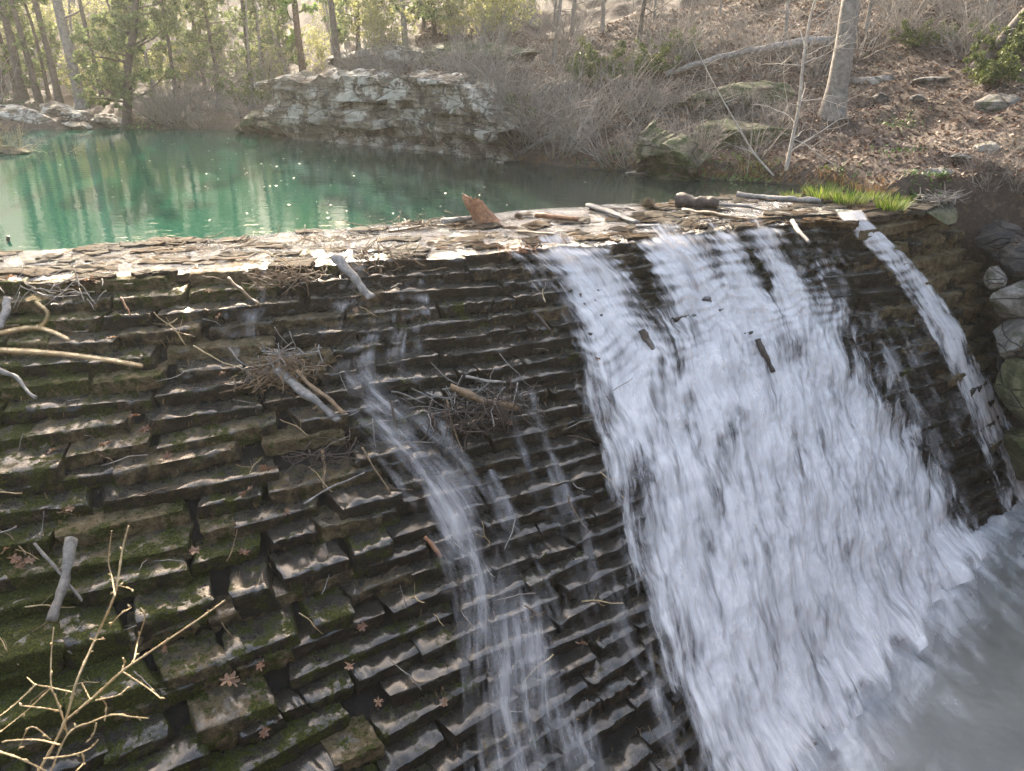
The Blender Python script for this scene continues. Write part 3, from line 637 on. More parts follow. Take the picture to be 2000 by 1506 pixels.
# ---------------------------------------------------------------- trees and brush
def wander(p, d, L, n, wig, grav=0.0, rs=None):
    rs = rs or rng; P = [np.array(p, float)]; d = np.array(d, float); d /= np.linalg.norm(d)
    for i in range(n):
        d = d+rs.normal(0, wig, 3)+np.array((0, 0, grav)); d /= np.linalg.norm(d); P.append(P[-1]+d*L/n)
    return np.array(P)
def branchlets(mb, P, r0, lev, rs, den, ln, sides=3, tips=None, spread=1.0, grav=.02, start=.25, wig=.16):
    n = len(P); tot = den
    for _ in range(tot):
        t = rs.uniform(start, .98)*(n-1); i = int(t); f = t-i; p = P[i]*(1-f)+P[min(i+1, n-1)]*f
        d = P[min(i+1, n-1)]-P[i]; d /= np.linalg.norm(d)+1e-9
        q = rs.normal(0, 1, 3); q -= d*(q@d); q /= np.linalg.norm(q)+1e-9
        dr = d*rs.uniform(.3, .9)+q*spread*rs.uniform(.6, 1.1)+np.array((0, 0, .15))
        L = ln*rs.uniform(.5, 1.15)*(1-.5*t/(n-1)); r = r0*(1-.6*t/(n-1))*.5
        m = 5 if lev > 1 else 4
        B2 = wander(p, dr, L, m, wig, grav, rs)
        mb.tube(B2, np.linspace(r, max(r*.25, .0022), m+1), sides, cap=False)
        if tips is not None: tips.append(B2)
        if lev > 1: branchlets(mb, B2, r, lev-1, rs, max(2, int(den*.55)), L*.55, 3, tips, spread, grav, .2, wig)
def foliage(mb, tips, rs, per, size, droop=.3, wd=.4):
    for B2 in tips:
        n = len(B2); k = per; t = rs.uniform(.2, 1, k)*(n-1); i = np.minimum(t.astype(int), n-2); f = (t-i)[:, None]
        p = B2[i]*(1-f)+B2[i+1]*f+rs.normal(0, size*.35, (k, 3))
        d = rs.normal(0, 1, (k, 3)); d[:, 2] -= droop; d /= np.linalg.norm(d, axis=1)[:, None]
        s2 = np.cross(d, rs.normal(0, 1, (k, 3))); s2 /= np.linalg.norm(s2, axis=1)[:, None]+1e-9
        L = size*rs.uniform(.5, 1.2, (k, 1)); W2 = L*wd
        V = np.stack([p-s2*W2*.5, p+d*L*.5-s2*W2, p+d*L, p+d*L*.5+s2*W2], 1).reshape(-1, 3)
        Q = np.arange(4*k).reshape(k, 4); mb.add(V, Q, rnd=np.repeat(rs.uniform(0, 1, k), 4))
def make_tree(name, seed, H, r0, lean=(0, 0), nb=14, bl=1.6, lev=3, den=6, b0_=.25, mat='bark', fol=None, per=6, fs=.14, wig=.05, spread=1.0, grav=.02, taper=.35, sides=9, down=0.):
    rs = np.random.default_rng(seed); root = empty(name)
    d = np.array((lean[0], lean[1], 1.)); n = 12
    P = wander((0, 0, -.25), d, H, n, wig, 0, rs); P[1:, 2] = np.maximum.accumulate(P[1:, 2])
    t = np.linspace(0, 1, n+1); r = r0*(1-(1-taper)*t); r[0] *= 1.25; r[1] *= 1.02
    tm = MB(); Pf = catmull(P, np.linspace(0, n, 48)); rf = np.interp(np.linspace(0, n, 48), range(n+1), r)*(1+fbm(np.stack([np.linspace(0, 1, 48)*9, np.zeros(48), np.zeros(48)+seed], -1), 2, 3)*.06)
    rf[:4] *= np.array((1.25, 1.15, 1.08, 1.03)); tm.tube(Pf, rf, sides); tm.build('trunk', M[mat], root)
    bm = MB(); tips = [] if fol else None
    for i in range(nb):
        u = rs.uniform(b0_, .97)*n; k = int(u); f = u-k; p = P[k]*(1-f)+P[min(k+1, n)]*f; az = rs.uniform(0, 6.28)
        dr = np.array((math.cos(az), math.sin(az), rs.uniform(-.1, .6)-down)); L = bl*rs.uniform(.55, 1.15)*(1-.45*u/n)
        rb_ = r0*(1-.6*u/n)*.30; B2 = wander(p, dr, L, 6, .14, grav, rs); bm.tube(B2, np.linspace(rb_, rb_*.3, 7), 4, cap=False)
        if tips is not None: tips.append(B2)
        branchlets(bm, B2, rb_*.8, lev-1, rs, den, L*.55, 3, tips, spread, grav)
    if bm.n: bm.build('branches', M[mat] if mat != 'pinebark' else M['darkbark'], root)
    if fol:
        fm = MB(); foliage(fm, tips, rs, per, fs); fm.build('foliage', M[fol], root)
    return root
def make_shrub(name, seed, n, H, mat='twig', spread=.8, r=.008, fol=None, den=5, per=5, fs=.1):
    rs = np.random.default_rng(seed); mb = MB(); tips = []
    for i in range(n):
        a = rs.uniform(0, 6.28); q = rs.uniform(0, .25)
        P = wander((math.cos(a)*q, math.sin(a)*q, -.05), (math.cos(a)*spread*rs.uniform(.1, 1), math.sin(a)*spread*rs.uniform(.1, 1), 1), H*rs.uniform(.5, 1.1), 7, .13, -.02, rs)
        mb.tube(P, np.linspace(r, r*.35, 8)*rs.uniform(.6, 1.2), 3, cap=False); tips.append(P)
        branchlets(mb, P, r*.8, 2, rs, den, H*.35, 3, tips, 1.0, 0.0, .15)
    root = empty(name); mb.build('stems', M[mat], root)
    if fol: fm = MB(); foliage(fm, tips, rs, per, fs); fm.build('foliage', M[fol], root)
    return root
used = set()
def place(proto, p, label=None, cat=None, group=None, rz=None, s=1.0, tilt=(0, 0)):
    o = proto if proto.name not in used else copy_tree(proto)
    used.add(proto.name)
    o.location = (float(p[0]), float(p[1]), float(p[2])); o.rotation_euler = (tilt[0], tilt[1], rng.uniform(0, 6.28) if rz is None else rz); o.scale = (s, s, s)
    for k in ('label', 'category', 'group'):
        if k in o: del o[k]
    return tag(o, label, cat, group)
syc = make_tree('sycamore_tree', 3, 11, .235, (-.03, 0), 9, 3.0, 3, 8, .22, 'bark', taper=.6, wig=.015, sides=16)
place(syc, ground(1625, 226), 'thick pale barked tree on the leafy slope above the grass tufts', 'tree', rz=0)
lean_t = make_tree('leaning_tree', 5, 6.5, .17, (.75, .1), 6, 1.8, 3, 6, .35, 'darkbark', wig=.03)
place(lean_t, ground(1905, 128), 'dark trunk leaning to the right at the top right corner', 'tree', rz=0)
ced = make_tree('cedar_tree', 8, 6.5, .15, (.38, .05), 40, 2.0, 3, 6, .14, 'darkbark', 'cedar', 30, .085, wig=.05)
place(ced, ground(243, 248), 'dark green cedar leaning right over the water at the far left bank', 'tree', rz=0)
pin = make_tree('pine_tree', 9, 9, .15, (.0, 0), 30, 1.6, 3, 6, .10, 'pinebark', 'pine', 22, .085, wig=.02)
place(pin, ground(594, 165), 'bright green pine with reddish trunk on top of the left end of the bluff', 'tree', rz=2.2)
big = make_tree('bare_tree', 12, 12, .20, (-.05, 0), 14, 2.2, 3, 7, .25, 'bark', wig=.02)
place(big, ground(163, 212), 'tall grey bare trunk behind the rocks of the far left bank', 'tree', rz=0)
bt2 = make_tree('bare_tree', 13, 11, .13, (-.06, 0), 12, 1.6, 3, 6, .3, 'darkbark', wig=.02)
spec = [(45, 190, 1.15, 'dark bare trunk at the far left edge, leaning slightly left'), (78, 200, .9, 'second dark trunk from the left edge of the far bank'), (118, 205, .95, 'straight dark trunk just left of the tall grey one'), (8, 188, 1.2, 'bare trunk cut by the left edge of the picture'), (205, 205, .7, 'thin trunk just right of the tall grey bare one'), (345, 205, .6, 'thin bare trunk right of the leaning cedar'), (665, 150, .8, 'slim grey trunk on the bluff right of the green pine'), (490, 175, .7, 'thin straight trunk at the back left of the bluff')]
for px, py, s_, l_ in spec: place(bt2, ground(px, py), l_, 'tree', 'bare trees on the far bank', s=s_)
snag = make_tree('dead_snag', 15, 3.2, .085, (-.35, 0), 3, .5, 1, 0, .4, 'bark', wig=.06); place(snag, ground(583, 168), 'pale broken snag leaning beside the green pine', 'tree', rz=0)
bt3 = make_tree('bare_tree', 14, 10, .12, (.02, 0), 16, 1.7, 3, 6, .15, 'bark', wig=.03)
spec = [(1040, 45, 1.5, 'thick grey trunk at the top of the middle slope'), (1118, 70, .7, 'slim trunk on the middle slope right of the thick one'), (1175, 60, .6, 'slim grey sapling left of the fallen trunk near the top'), (1930, 40, .9, 'grey trunk high in the top right woods'), (1690, 60, .5, 'thin trunk behind the sycamore near the top'), (790, 110, .8, 'grey trunk behind the pale strata above the bluff'), (880, 60, .9, 'bare trunk high on the slope over the bluff')]
for px, py, s_, l_ in spec: place(bt3, ground(px, py), l_, 'tree', 'bare trees on the right slope', s=s_)
# two slender saplings by the water on the right
sap = make_tree('sapling', 17, 4.2, .045, (.05, 0), 18, 2.0, 3, 5, .12, 'palebark', wig=.04, taper=.3, sides=6, spread=.8)
place(sap, ground(1533, 332), 'slender pale sapling at the water edge left of the grass tufts', 'sapling', rz=0)
sap2 = make_tree('sapling', 18, 3.4, .028, (-1.05, .1), 9, .9, 2, 5, .2, 'palebark', wig=.04, taper=.3, sides=6)
place(sap2, ground(1526, 338), 'thin stem leaning far left from the foot of the slender sapling', 'sapling', rz=0)
sap3 = make_tree('sapling', 19, 2.6, .016, (.02, 0), 9, .6, 2, 4, .2, 'twig', wig=.03, sides=5)
for px, py, l_ in [(1458, 345, 'very thin upright sapling at the waterline left of the slender pale one'), (1365, 300, 'thin stem standing on the mossy ledge by the water'), (1710, 395, 'short bare twig at the right end of the crest grass')]: place(sap3, ground(px, py), l_, 'sapling', s=.9 if px < 1700 else .3)
# fallen trunk
ft = empty('fallen_tree'); A_ = ground(1300, 158)+np.array((0, 0, .15)); B__ = ground(1622, 110)+np.array((0, 0, .35)); n = 24
Pp = A_[None]+(B__-A_)[None]*np.linspace(0, 1, n)[:, None]; Pp[:, 2] += .16*np.sin(np.linspace(0, 3.1, n))+rng.normal(0, .015, n); mb = MB(); mb.tube(Pp, np.linspace(.07, .14, n), 9); mb.build('trunk', M['drift'], ft)
mb = MB(); branchlets(mb, Pp, .05, 3, np.random.default_rng(4), 16, 1.5, 3, None, 1.0, .05, .0); mb.build('branches', M['twig'], ft); tag(ft, 'pale fallen trunk lying across the slope left of the sycamore', 'fallen tree')
for (a, b, r_, l_) in [((1000, 314), (1085, 284), .05, 'bare pole slanting into the pool below the brushy slope'), ((1110, 298), (1165, 215), .05, 'grey pole leaning on the brushy bank'), ((1095, 180), (1130, 160), .04, 'short pale broken limb on the brushy slope')]:
    p = ground(*a); q = ground(*b); p = p+np.array((0, 0, .05)); q = q+np.array((0, 0, .25)); mb = MB(); t = np.linspace(0, 1, 12)[:, None]; L = p*(1-t)+q*t+rng.normal(0, .012, (12, 3)); mb.tube(L, np.linspace(r_*.6, r_*1.2, 12), 7); tag(mb.build('fallen_branch', M['drift']), l_, 'branch')

# far woods: many bare saplings and some evergreens
protos = [make_tree('bare_sapling', 30+i, 7+i, .05+.012*i, (.05*(i-1), 0), 18, 1.5, 3, 5, .08, ['twig', 'bark', 'darkbark', 'twig'][i], wig=.04, sides=6) for i in range(4)]
cnt = 0
for i in range(400):
    x = rng.uniform(-40, 34); y = rng.uniform(20, 62)
    if inside(np.array([x]), np.array([y]), POLY)[0]: continue
    d = float(dist(np.array([x]), np.array([y]), POLY)[0]); px, py = pr(np.array((x, y, gz1(x, y))))
    if d < 2.0 or px < -150 or px > 2150: continue
    if y < 24 and x > 2: continue
    if cnt >= 190: break
    place(protos[cnt % 4], (x, y, gz1(x, y)), 'slender bare young tree in the leafless woods behind the pool and slope', 'sapling', 'bare young trees in the far woods', s=rng.uniform(.6, 1.25)); cnt += 1
cp_ = [make_tree('evergreen_tree', 50+i, 7.5+i, .085, (.04, 0), 46, 1.7, 3, 5, .02, 'darkbark', 'cedar', 22, .10, wig=.03) for i in range(2)]
evs = [(30, 175), (95, 188), (300, 190), (430, 190), (400, 170), (520, 170), (555, 150), (700, 95), (850, 70)]
evl = ['tall dark evergreen at the left edge of the far woods', 'evergreen behind the tall grey bare trunk on the far bank', 'evergreen just right of the leaning cedar', 'evergreen above the back corner of the pool', 'evergreen halfway between the leaning cedar and the bluff', 'evergreen directly behind the low dark rock bank', 'evergreen just left of the bright green pine', 'evergreen behind the strata above the bluff', 'evergreen rightmost of those above the bluff']
for i, (px, py) in enumerate(evs): place(cp_[i % 2], ground(px, py), evl[i], 'tree', 'evergreens in the far woods', s=rng.uniform(.7, 1.15))
# juniper bushes
jp = [make_shrub('juniper_bush', 70+i, 16, 1.1, 'darkbark', 1.1, .010, 'juniper', 6, 16, .06) for i in range(2)]
for px, py, s_, l_ in [(1160, 165, 1.25, 'yellow green juniper bush in the middle of the brushy slope'), (1260, 150, 1.0, 'olive green bush left of the fallen trunk'), (1010, 240, .7, 'small green bush low on the bank right of the bluff'), (975, 272, .6, 'dark green bush at the waterline right of the bluff'), (1790, 92, .7, 'small cedar bush right of the sycamore on the slope'), (1850, 85, .55, 'tiny cedar bush between the sycamore and the leaning tree'), (1975, 120, 1.1, 'green cedar bush below the leaning dark trunk'), (1940, 165, .9, 'yellow green bush at the right edge of the slope'), (505, 215, 1.2, 'dark evergreen bush over the shaded rock bank'), (1330, 110, .8, 'olive bush above the fallen trunk')]: place(jp[int(px) % 2], ground(px, py), l_, 'bush', s=s_)
# leafless brush
bp = [make_shrub('bare_bush', 80+i, 15+3*i, 1.15+.2*i, 'twig', 1.0+.12*i, .0135, None, 4) for i in range(4)]
def brush(px0, px1, py0, py1, n, label, group, s0=.7, s1=1.3):
    for i in range(n):
        px = rng.uniform(px0, px1); py = rng.uniform(py0(px) if callable(py0) else py0, py1(px) if callable(py1) else py1); p = ground(px, py)
        if p[2] < .02: continue
        place(bp[i % 4], p, label, 'bush', group, s=rng.uniform(s0, s1))
ls = [make_shrub('leafing_shrub', 95+i, 16, 1.9+.4*i, 'twig', .7, .010, 'leafing', 5, 7, .07) for i in range(2)]
for i in range(30):
    px = rng.uniform(0, 1000); py = rng.uniform(60, 205-max(0, px-450)*.22); p = ground(px, py)
    if p[1] < 22: continue
    place(ls[i % 2], p, 'sunlit shrub with fresh yellow green leaves in the far woods', 'shrub', 'leafing shrubs in the far woods', s=rng.uniform(.7, 1.4))
shl = lambda px: float(np.interp(px, [a for a, b in SH_PX], [b for a, b in SH_PX]))
brush(930, 1260, lambda x: 190, lambda x: shl(x)-4, 36, 'leafless grey brush on the bank between the bluff and the mossy ledge', 'leafless brush beside the bluff')
brush(880, 1600, 60, 190, 34, 'bare grey bush on the slope around the fallen trunk', 'bare bushes around the fallen trunk')
brush(-20, 600, 110, 205, 26, 'hazy bare brush on the forest floor across the pool', 'brush on the far forest floor', 1.0, 1.7)
brush(600, 900, 120, 175, 22, 'bare bush on top of the pale bluff', 'bare bushes on the bluff', .5, .9)
for i in range(16):
    px = rng.uniform(640, 1010) if i > 5 else rng.uniform(840, 1000); p = at(px, shl(px)+rng.uniform(-1, 3), 0); place(bp[i % 4], p, 'bare bush growing from the foot of the pale bluff at the waterline', 'bush', 'bare bushes at the foot of the bluff', s=rng.uniform(.35, .75))
brush(260, 560, 215, 250, 26, 'tangled bare brush along the far waterline', 'brush along the far waterline', .6, 1.0)
brush(1250, 1560, 200, 320, 22, 'thin bare bush among the mossy ledges on the right slope', 'bare bushes among the ledges', .5, .9)
brush(1640, 2000, 10, 120, 24, 'bare bush high in the woods at the upper right', 'bare bushes in the upper right woods', .6, 1.2)
brush(1880, 2000, 300, 420, 8, 'tangled bare bush at the right end of the dam', 'bare bushes by the dam end', .35, .6)

# leaf litter as real leaves on the right bank, grass fringes and sprouts
mb = MB(); k = 60000; x = rng.uniform(-3, 15, k); y = rng.uniform(13, 30, k)
keep = (~inside(x, y, POLY)) & (dist(x, y, POLY) > .12); x = x[keep]; y = y[keep]; z = hz(x, y); keep = z > -5; x, y, z = x[keep], y[keep], z[keep]; k = len(x)
def flat_leaves(mb, x, y, z, s0, s1, tl=.5):
    k = len(x); a = rng.uniform(0, 6.28, k); s_ = rng.uniform(s0, s1, k)[:, None]; d = np.stack([np.cos(a), np.sin(a), rng.normal(0, tl, k)], 1); e_ = np.stack([-np.sin(a), np.cos(a), rng.normal(0, tl, k)], 1)
    p = np.stack([x, y, z+.015], 1); V = np.stack([p-d*s_, p-e_*s_*.5+d*s_*.1, p+d*s_, p+e_*s_*.5-d*s_*.1+np.array((0, 0, .01))], 1).reshape(-1, 3); mb.add(V, np.arange(4*k).reshape(k, 4), rnd=np.repeat(rng.uniform(0, 1, k)**1.3, 4))
flat_leaves(mb, x, y, z, .025, .06); tag(mb.build('leaf_litter', M['litter'], smooth=False), 'dry brown fallen leaves carpeting the right-hand slope', 'leaves', kind='stuff')
def blades(mb, p, n, rad, h, lean, w_, rs):
    for i in range(n):
        a = rs.uniform(0, 6.28); q = rad*math.sqrt(rs.uniform()); b = np.array(p)+np.array((math.cos(a)*q, math.sin(a)*q, 0)); L = h*rs.uniform(.5, 1.15)
        d = np.array((math.cos(a)*lean*rs.uniform(.2, 1), math.sin(a)*lean*rs.uniform(.2, 1), 1)); t = np.linspace(0, 1, 5)[:, None]; s2 = np.array((-math.sin(a+.8), math.cos(a+.8), 0))
        c_ = b+d*t*L; c_[:, 2] -= (t[:, 0]**2)*L*.45*lean*rs.uniform(.3, 1.3); ww = w_*(1-t**1.5)+.0008; V = np.stack([c_-s2*ww, c_+s2*ww], 1); mb.grid(V, rnd=np.full(10, rs.uniform()))
rs = np.random.default_rng(5)
for px, py, n_, rad, h, l_ in [(1605, 388, 230, .26, .34, 'tall bright green grass tuft, leftmost big one on the crest'), (1655, 394, 260, .34, .27, 'broad bright grass tuft in the middle of the crest clump'), (1740, 408, 240, .24, .32, 'grass tuft with pale roots hanging over the top step at right'), (1705, 388, 90, .22, .2, 'thin darker grass tuft behind the two broad ones'), (1545, 383, 60, .2, .14, 'small low grass tuft at the end of the long driftwood log'), (1580, 374, 50, .15, .14, 'short grass blades behind the long log end')]:
    t_ = empty('grass_tuft', tuple(at(px, py, .02))); mb = MB(); blades(mb, (0, 0, 0), n_, rad, h, .75, .006, rs); mb.build('blades', M['grass'], t_)
    mb = MB(); blades(mb, (0, -.05, -.06), 60, rad, .12, .9, .004, rs); mb.build('dead_roots', M['straw'], t_); tag(t_, l_, 'grass')
mb = MB()
for i in range(500):
    j = rng.uniform(9, 20.8); p = catmull(np.c_[SH, np.zeros(len(SH))], np.array(j)); q = p[:2]+rng.normal(0, .15, 2)
    z_ = gz1(*q)
    if z_ < -.1: continue
    blades(mb, (*q, max(z_, 0)), 8, .08, .28, 1.0, .004, rs)
tag(mb.build('dead_grass', M['straw']), 'dry tan grass hanging along the far waterline', 'grass', kind='stuff')
mb = MB()
for px, py, n_, r_ in [(1355, 330, 40, .5), (1440, 345, 60, .7), (1290, 322, 40, .4), (1835, 360, 50, .25), (1785, 360, 30, .2), (1190, 310, 50, .4), (275, 243, 90, .8), (20, 212, 160, 1.6), (1630, 362, 60, .5), (1480, 352, 60, .5), (1760, 300, 30, .5), (1755, 250, 40, .5)]:
    p = ground(px, py); k = n_*3; x = p[0]+rng.normal(0, r_*.5, k); y = p[1]+rng.normal(0, r_*.5, k); z = np.maximum(hz(x, y), 0)+rng.uniform(.01, .08, k); flat_leaves(mb, x, y, z, .02, .045, .6)
tag(mb.build('green_sprouts', M['sprout'], smooth=False), 'fresh green sprouts dotted along the banks', 'plants', kind='stuff')

# ---------------------------------------------------------------- driftwood on the dam
def stickobj(name, label, cat, p, q, r_, mat, sides=9, bend=.03, flat=1.0, n=14, taper=.7, knots=True, group=None):
    p = np.array(p, float); q = np.array(q, float); mb = MB(); t = np.linspace(0, 1, n)[:, None]; L = p*(1-t)+q*t; ln_ = np.linalg.norm(q-p)
    L = L+fbm(np.stack([t[:, 0]*2.2, t[:, 0]*0+p[0]*7, t[:, 0]*0+p[1]*5], -1)[:, None]+np.array([[0, 0, 0], [9, 3, 1], [4, 8, 2]])[None], 2, 5)*ln_*bend
    rr = np.interp(t[:, 0], [0, 1], [r_, r_*taper]); o0 = mb.n; mb.tube(L, rr, sides)
    V = mb.V[0]; c_ = (p+q)/2; f = fbm(V*np.array((9, 9, 9)), 3, 8)
    ax = (q-p)/ln_; al_ = ((V-c_)@ax)[:, None]*ax; rad = (V-c_)-al_
    idx = np.minimum(np.arange(len(V))//sides, n-1); idx[-2] = 0; idx[-1] = n-1
    rad = V-L[idx]; V = L[idx]+rad*(1+.45*f[:, None]); V[-2] = L[0]; V[-1] = L[-1]
    if flat != 1: V[:, 2] = L[idx][:, 2]+(V-L[idx])[:, 2]*flat
    mb.V[0] = V-c_
    o = mb.build(name, M[mat]); o.location = tuple(c_); return tag(o, label, cat, group)
on_c = lambda px, py, z=.06: at(px, py, z)
D_ = [('driftwood_log', 'big dark rotten log lying on the crest', 'log', (1322, 392), (1402, 398), .155, 'darklog', .8),
      ('driftwood_log', 'long pale driftwood log reaching the grass tufts', 'log', (1440, 379), (1602, 394), .075, 'drift', .9),
      ('driftwood_plank', 'grey split plank pointing down the crest left of the big dark log', 'plank', (1152, 402), (1245, 434), .085, 'drift', .45),
      ('driftwood_log', 'orange brown stick log lying on the wet crest', 'log', (1046, 420), (1130, 430), .045, 'redwood', 1),
      ('driftwood_log', 'thin brown log under the big dark log', 'log', (1335, 410), (1465, 430), .05, 'wetwood', .8),
      ('driftwood_log', 'pale stub of log left of the broken red stump', 'log', (862, 434), (925, 426), .07, 'drift', .7),
      ('driftwood_branch', 'pale branch slanting down the first steps below the grass', 'branch', (1545, 432), (1580, 472), .035, 'drift', 1),
      ('driftwood_plank', 'weathered slat lying behind the crest logs', 'plank', (1440, 398), (1545, 420), .03, 'drift', .5),
      ('driftwood_branch', 'straight grey branch lying across the crest below the long log', 'branch', (1400, 400), (1480, 404), .03, 'drift', 1),
      ('driftwood_plank', 'low brown plank half sunk at the upstream rim', 'plank', (760, 452), (900, 436), .035, 'wetwood', .5),
      ('driftwood_plank', 'brown slab lying between the red stump and the grey split plank', 'plank', (1010, 452), (1085, 456), .05, 'wetwood', .4),
      ('driftwood_plank', 'flat slab near the foot of the grey split plank', 'plank', (1240, 440), (1330, 444), .05, 'drift', .4)]
for nm, l_, c_, a, b, r_, mt, fl in D_: stickobj(nm, l_, c_, on_c(*a, r_*.7), on_c(*b, r_*.7), r_, mt, 12 if r_ > .06 else 8, .02, fl, 20)
p = on_c(955, 434, .0); mb = MB(); n_, m_ = 40, 16; a = np.arange(n_)/n_*2*math.pi; jag = .32+.09*np.clip(np.cos(a-2.6), -.6, 1)+.09*hsh(np.arange(n_), np.arange(n_)*0, np.arange(n_)*0, 5); rows = []
for j in range(m_):
    t = j/(m_-1); rr = np.array((.23, .16))[None]*(1-.22*t)*(1+.10*hsh(np.arange(n_), np.arange(n_)*0+7, np.arange(n_)*0, 3)+.05*noise(np.stack([a*3, a*0+t*4, a*0], -1), 4))[:, None]
    rows.append(np.stack([np.cos(a)*rr[:, 0]-.26*t, np.sin(a)*rr[:, 1]+.05*t, jag*t-.04], 1))
for sc_ in (.75, .35, .02): rows.append(np.stack([rows[m_-1][:, 0]*sc_+(-.26)*(1-sc_), rows[m_-1][:, 1]*sc_, jag*(.78+.12*sc_)-.02*a*0], 1))
G = np.stack(rows, 0); G = np.concatenate([G, G[:, :1]], 1); mb.grid(G[:, ::-1]); o = mb.build('broken_stump', M['redwood'], smooth=False); o.location = tuple(p); tag(o, 'jagged red brown stump standing tilted on the crest', 'stump')
for px, py, r_, l_ in [(1266, 404, .14, 'shaggy brown root ball left of the big dark log'), (958+55, 424, .07, 'small dark root knot right of the red stump')]:
    mb = MB(); rs = np.random.default_rng(px)
    for i in range(170):
        d = rs.normal(0, 1, 3); d[2] = abs(d[2]); d /= np.linalg.norm(d); mb.tube(wander(d*r_*.3, d, r_*rs.uniform(.6, 1.1), 4, .35, 0, rs), np.linspace(.007, .003, 5), 3)
    o = mb.build('root_ball', M['wetwood']); o.location = tuple(on_c(px, py, .03)); tag(o, l_, 'root')
Fc = [('driftwood_plank', 'grey split board stuck upright against the upper steps left of centre', 'plank', (652, 495), (730, 590), .09, 'drift', .45),
      ('driftwood_branch', 'thin brown stick slanting down to a wet knot on the upper left steps', 'branch', (452, 552), (505, 608), .022, 'wetwood', 1),
      ('driftwood_plank', 'long dark board below the twig heap on the left steps', 'plank', (540, 732), (662, 832), .075, 'drift', .55),
      ('driftwood_plank', 'thinner board alongside the long dark one', 'plank', (582, 735), (668, 815), .04, 'wetwood', .6),
      ('driftwood_branch', 'curved yellow brown root lying over the middle debris heap', 'branch', (870, 768), (1022, 802), .058, 'wetwood', 1),
      ('driftwood_branch', 'forked wet branch caught in the left edge of the white cascade', 'branch', (1246, 648), (1298, 718), .06, 'darklog', .7),
      ('driftwood_branch', 'dark snag stuck in the middle of the white cascade', 'branch', (1468, 665), (1502, 735), .06, 'darklog', .7),
      ('driftwood_branch', 'thick broken grey branch resting on the lower left steps', 'branch', (145, 1068), (108, 1222), .060, 'bark', 1),
      ('driftwood_branch', 'thin pale stick crossing behind the thick broken branch', 'branch', (75, 1070), (162, 1190), .018, 'bark', 1),
      ('driftwood_branch', 'grey stick at the left edge sloping down right', 'branch', (-10, 722), (78, 784), .032, 'drift', 1),
      ('driftwood_plank', 'short grey stub at the left edge below the crest', 'plank', (22, 598), (8, 655), .05, 'drift', .7),
      ('driftwood_branch', 'light stick lying across the steps left of the trickle', 'branch', (598, 988), (708, 934), .014, 'drift', 1),
      ('driftwood_branch', 'dark stick standing on the steps left of the light one', 'branch', (628, 888), (634, 966), .020, 'wetwood', 1),
      ('driftwood_branch', 'dark slanting stick above the light stick', 'branch', (706, 880), (764, 968), .014, 'wetwood', 1),
      ('driftwood_branch', 'thin stick curving below the middle debris heap', 'branch', (868, 790), (902, 885), .014, 'wetwood', 1),
      ('driftwood_branch', 'dark dripping stick at the left edge of the trickle', 'branch', (765, 790), (782, 862), .016, 'darklog', 1),
      ('driftwood_plank', 'pale splintered board behind the middle debris heap', 'plank', (915, 742), (985, 758), .035, 'drift', .5),
      ('driftwood_branch', 'short dark stick at the left edge of the cascade below the crest', 'branch', (1040, 618), (1075, 650), .03, 'darklog', 1),
      ('driftwood_branch', 'dark stick at the foot of the cascade at the bottom edge', 'branch', (1492, 1425), (1550, 1510), .04, 'darklog', 1),
      ('driftwood_branch', 'curved brown stick lying over the foam at the bottom edge', 'branch', (1528, 1482), (1600, 1470), .025, 'wetwood', 1),
      ('driftwood_branch', 'long thin stem arching over the left steps', 'branch', (375, 682), (505, 740), .010, 'tantwig', 1),
      ('driftwood_branch', 'short crooked twig on the upper left blocks', 'branch', (240, 592), (255, 622), .016, 'redwood', 1),
      ('driftwood_branch', 'short wet stub beside the trickle low down', 'branch', (830, 1055), (862, 1095), .03, 'redwood', 1)]
for i, (nm, l_, c_, a, b, r_, mt, fl) in enumerate(Fc): stickobj(nm, l_, c_, on_face(*a, .13+r_), on_face(*b, .11+r_), r_, mt, 10 if r_ > .03 else 7, .05, fl, 16)
def heap(label, px, py, n, rad, seed, mat='wetwood', on='face', ln_=.35, dirn=None):
    rs = np.random.default_rng(seed); c_ = on_face(px, py, .12) if on == 'face' else on_c(px, py, .04); mb = MB(); u, v = uv_of(px, py)
    T = C(np.array(u+.02), np.array(v))-C(np.array(u-.02), np.array(v)); T /= np.linalg.norm(T); Dn = C(np.array(u), np.array(min(v+.02, 1)))-C(np.array(u), np.array(v)); Dn /= np.linalg.norm(Dn)+1e-9; N = face_n(np.array(u), np.array(v))
    if on != 'face': N = np.array((0, 0, 1.)); Dn = np.array((.2, -.95, 0)); 
    for i in range(int(n*.6)):
        q = rs.normal(0, rad*.4, 2)*np.array((1.25, .7)); p = T*q[0]*1.3+Dn*q[1]*.8+N*abs(rs.normal(0, .05)); a = rs.uniform(0, 6.28)
        d = T*math.cos(a)*1.2+Dn*math.sin(a)+N*rs.normal(0, .2)
        if dirn is not None: d = d*.5+(T*dirn[0]+Dn*dirn[1])
        L = ln_*rs.uniform(.3, 1.2); mb.tube(wander(p-d*L*.5, d, L, 5, .22, 0, rs), np.linspace(1, .5, 6)*rs.uniform(.004, .012), 4)
    o = mb.build('twig_heap', M[mat]); o.location = tuple(c_); return tag(o, label, 'debris')
heap('heap of brown twigs and straw on the top step left of the split board', 555, 548, 150, .45, 1, 'wetwood', ln_=.35)
heap('dense tangle of grey and brown twigs above the long dark board', 560, 735, 260, .40, 2, 'wetwood', ln_=.35)
heap('loose grey twigs mixed into the tangle over the long dark board', 535, 715, 70, .36, 12, 'drift', ln_=.5)
heap('dark root tangle in the middle debris heap', 945, 815, 230, .55, 3, 'darklog', ln_=.5)
heap('pale twigs caught in the middle debris heap', 925, 790, 60, .45, 13, 'drift', ln_=.6)
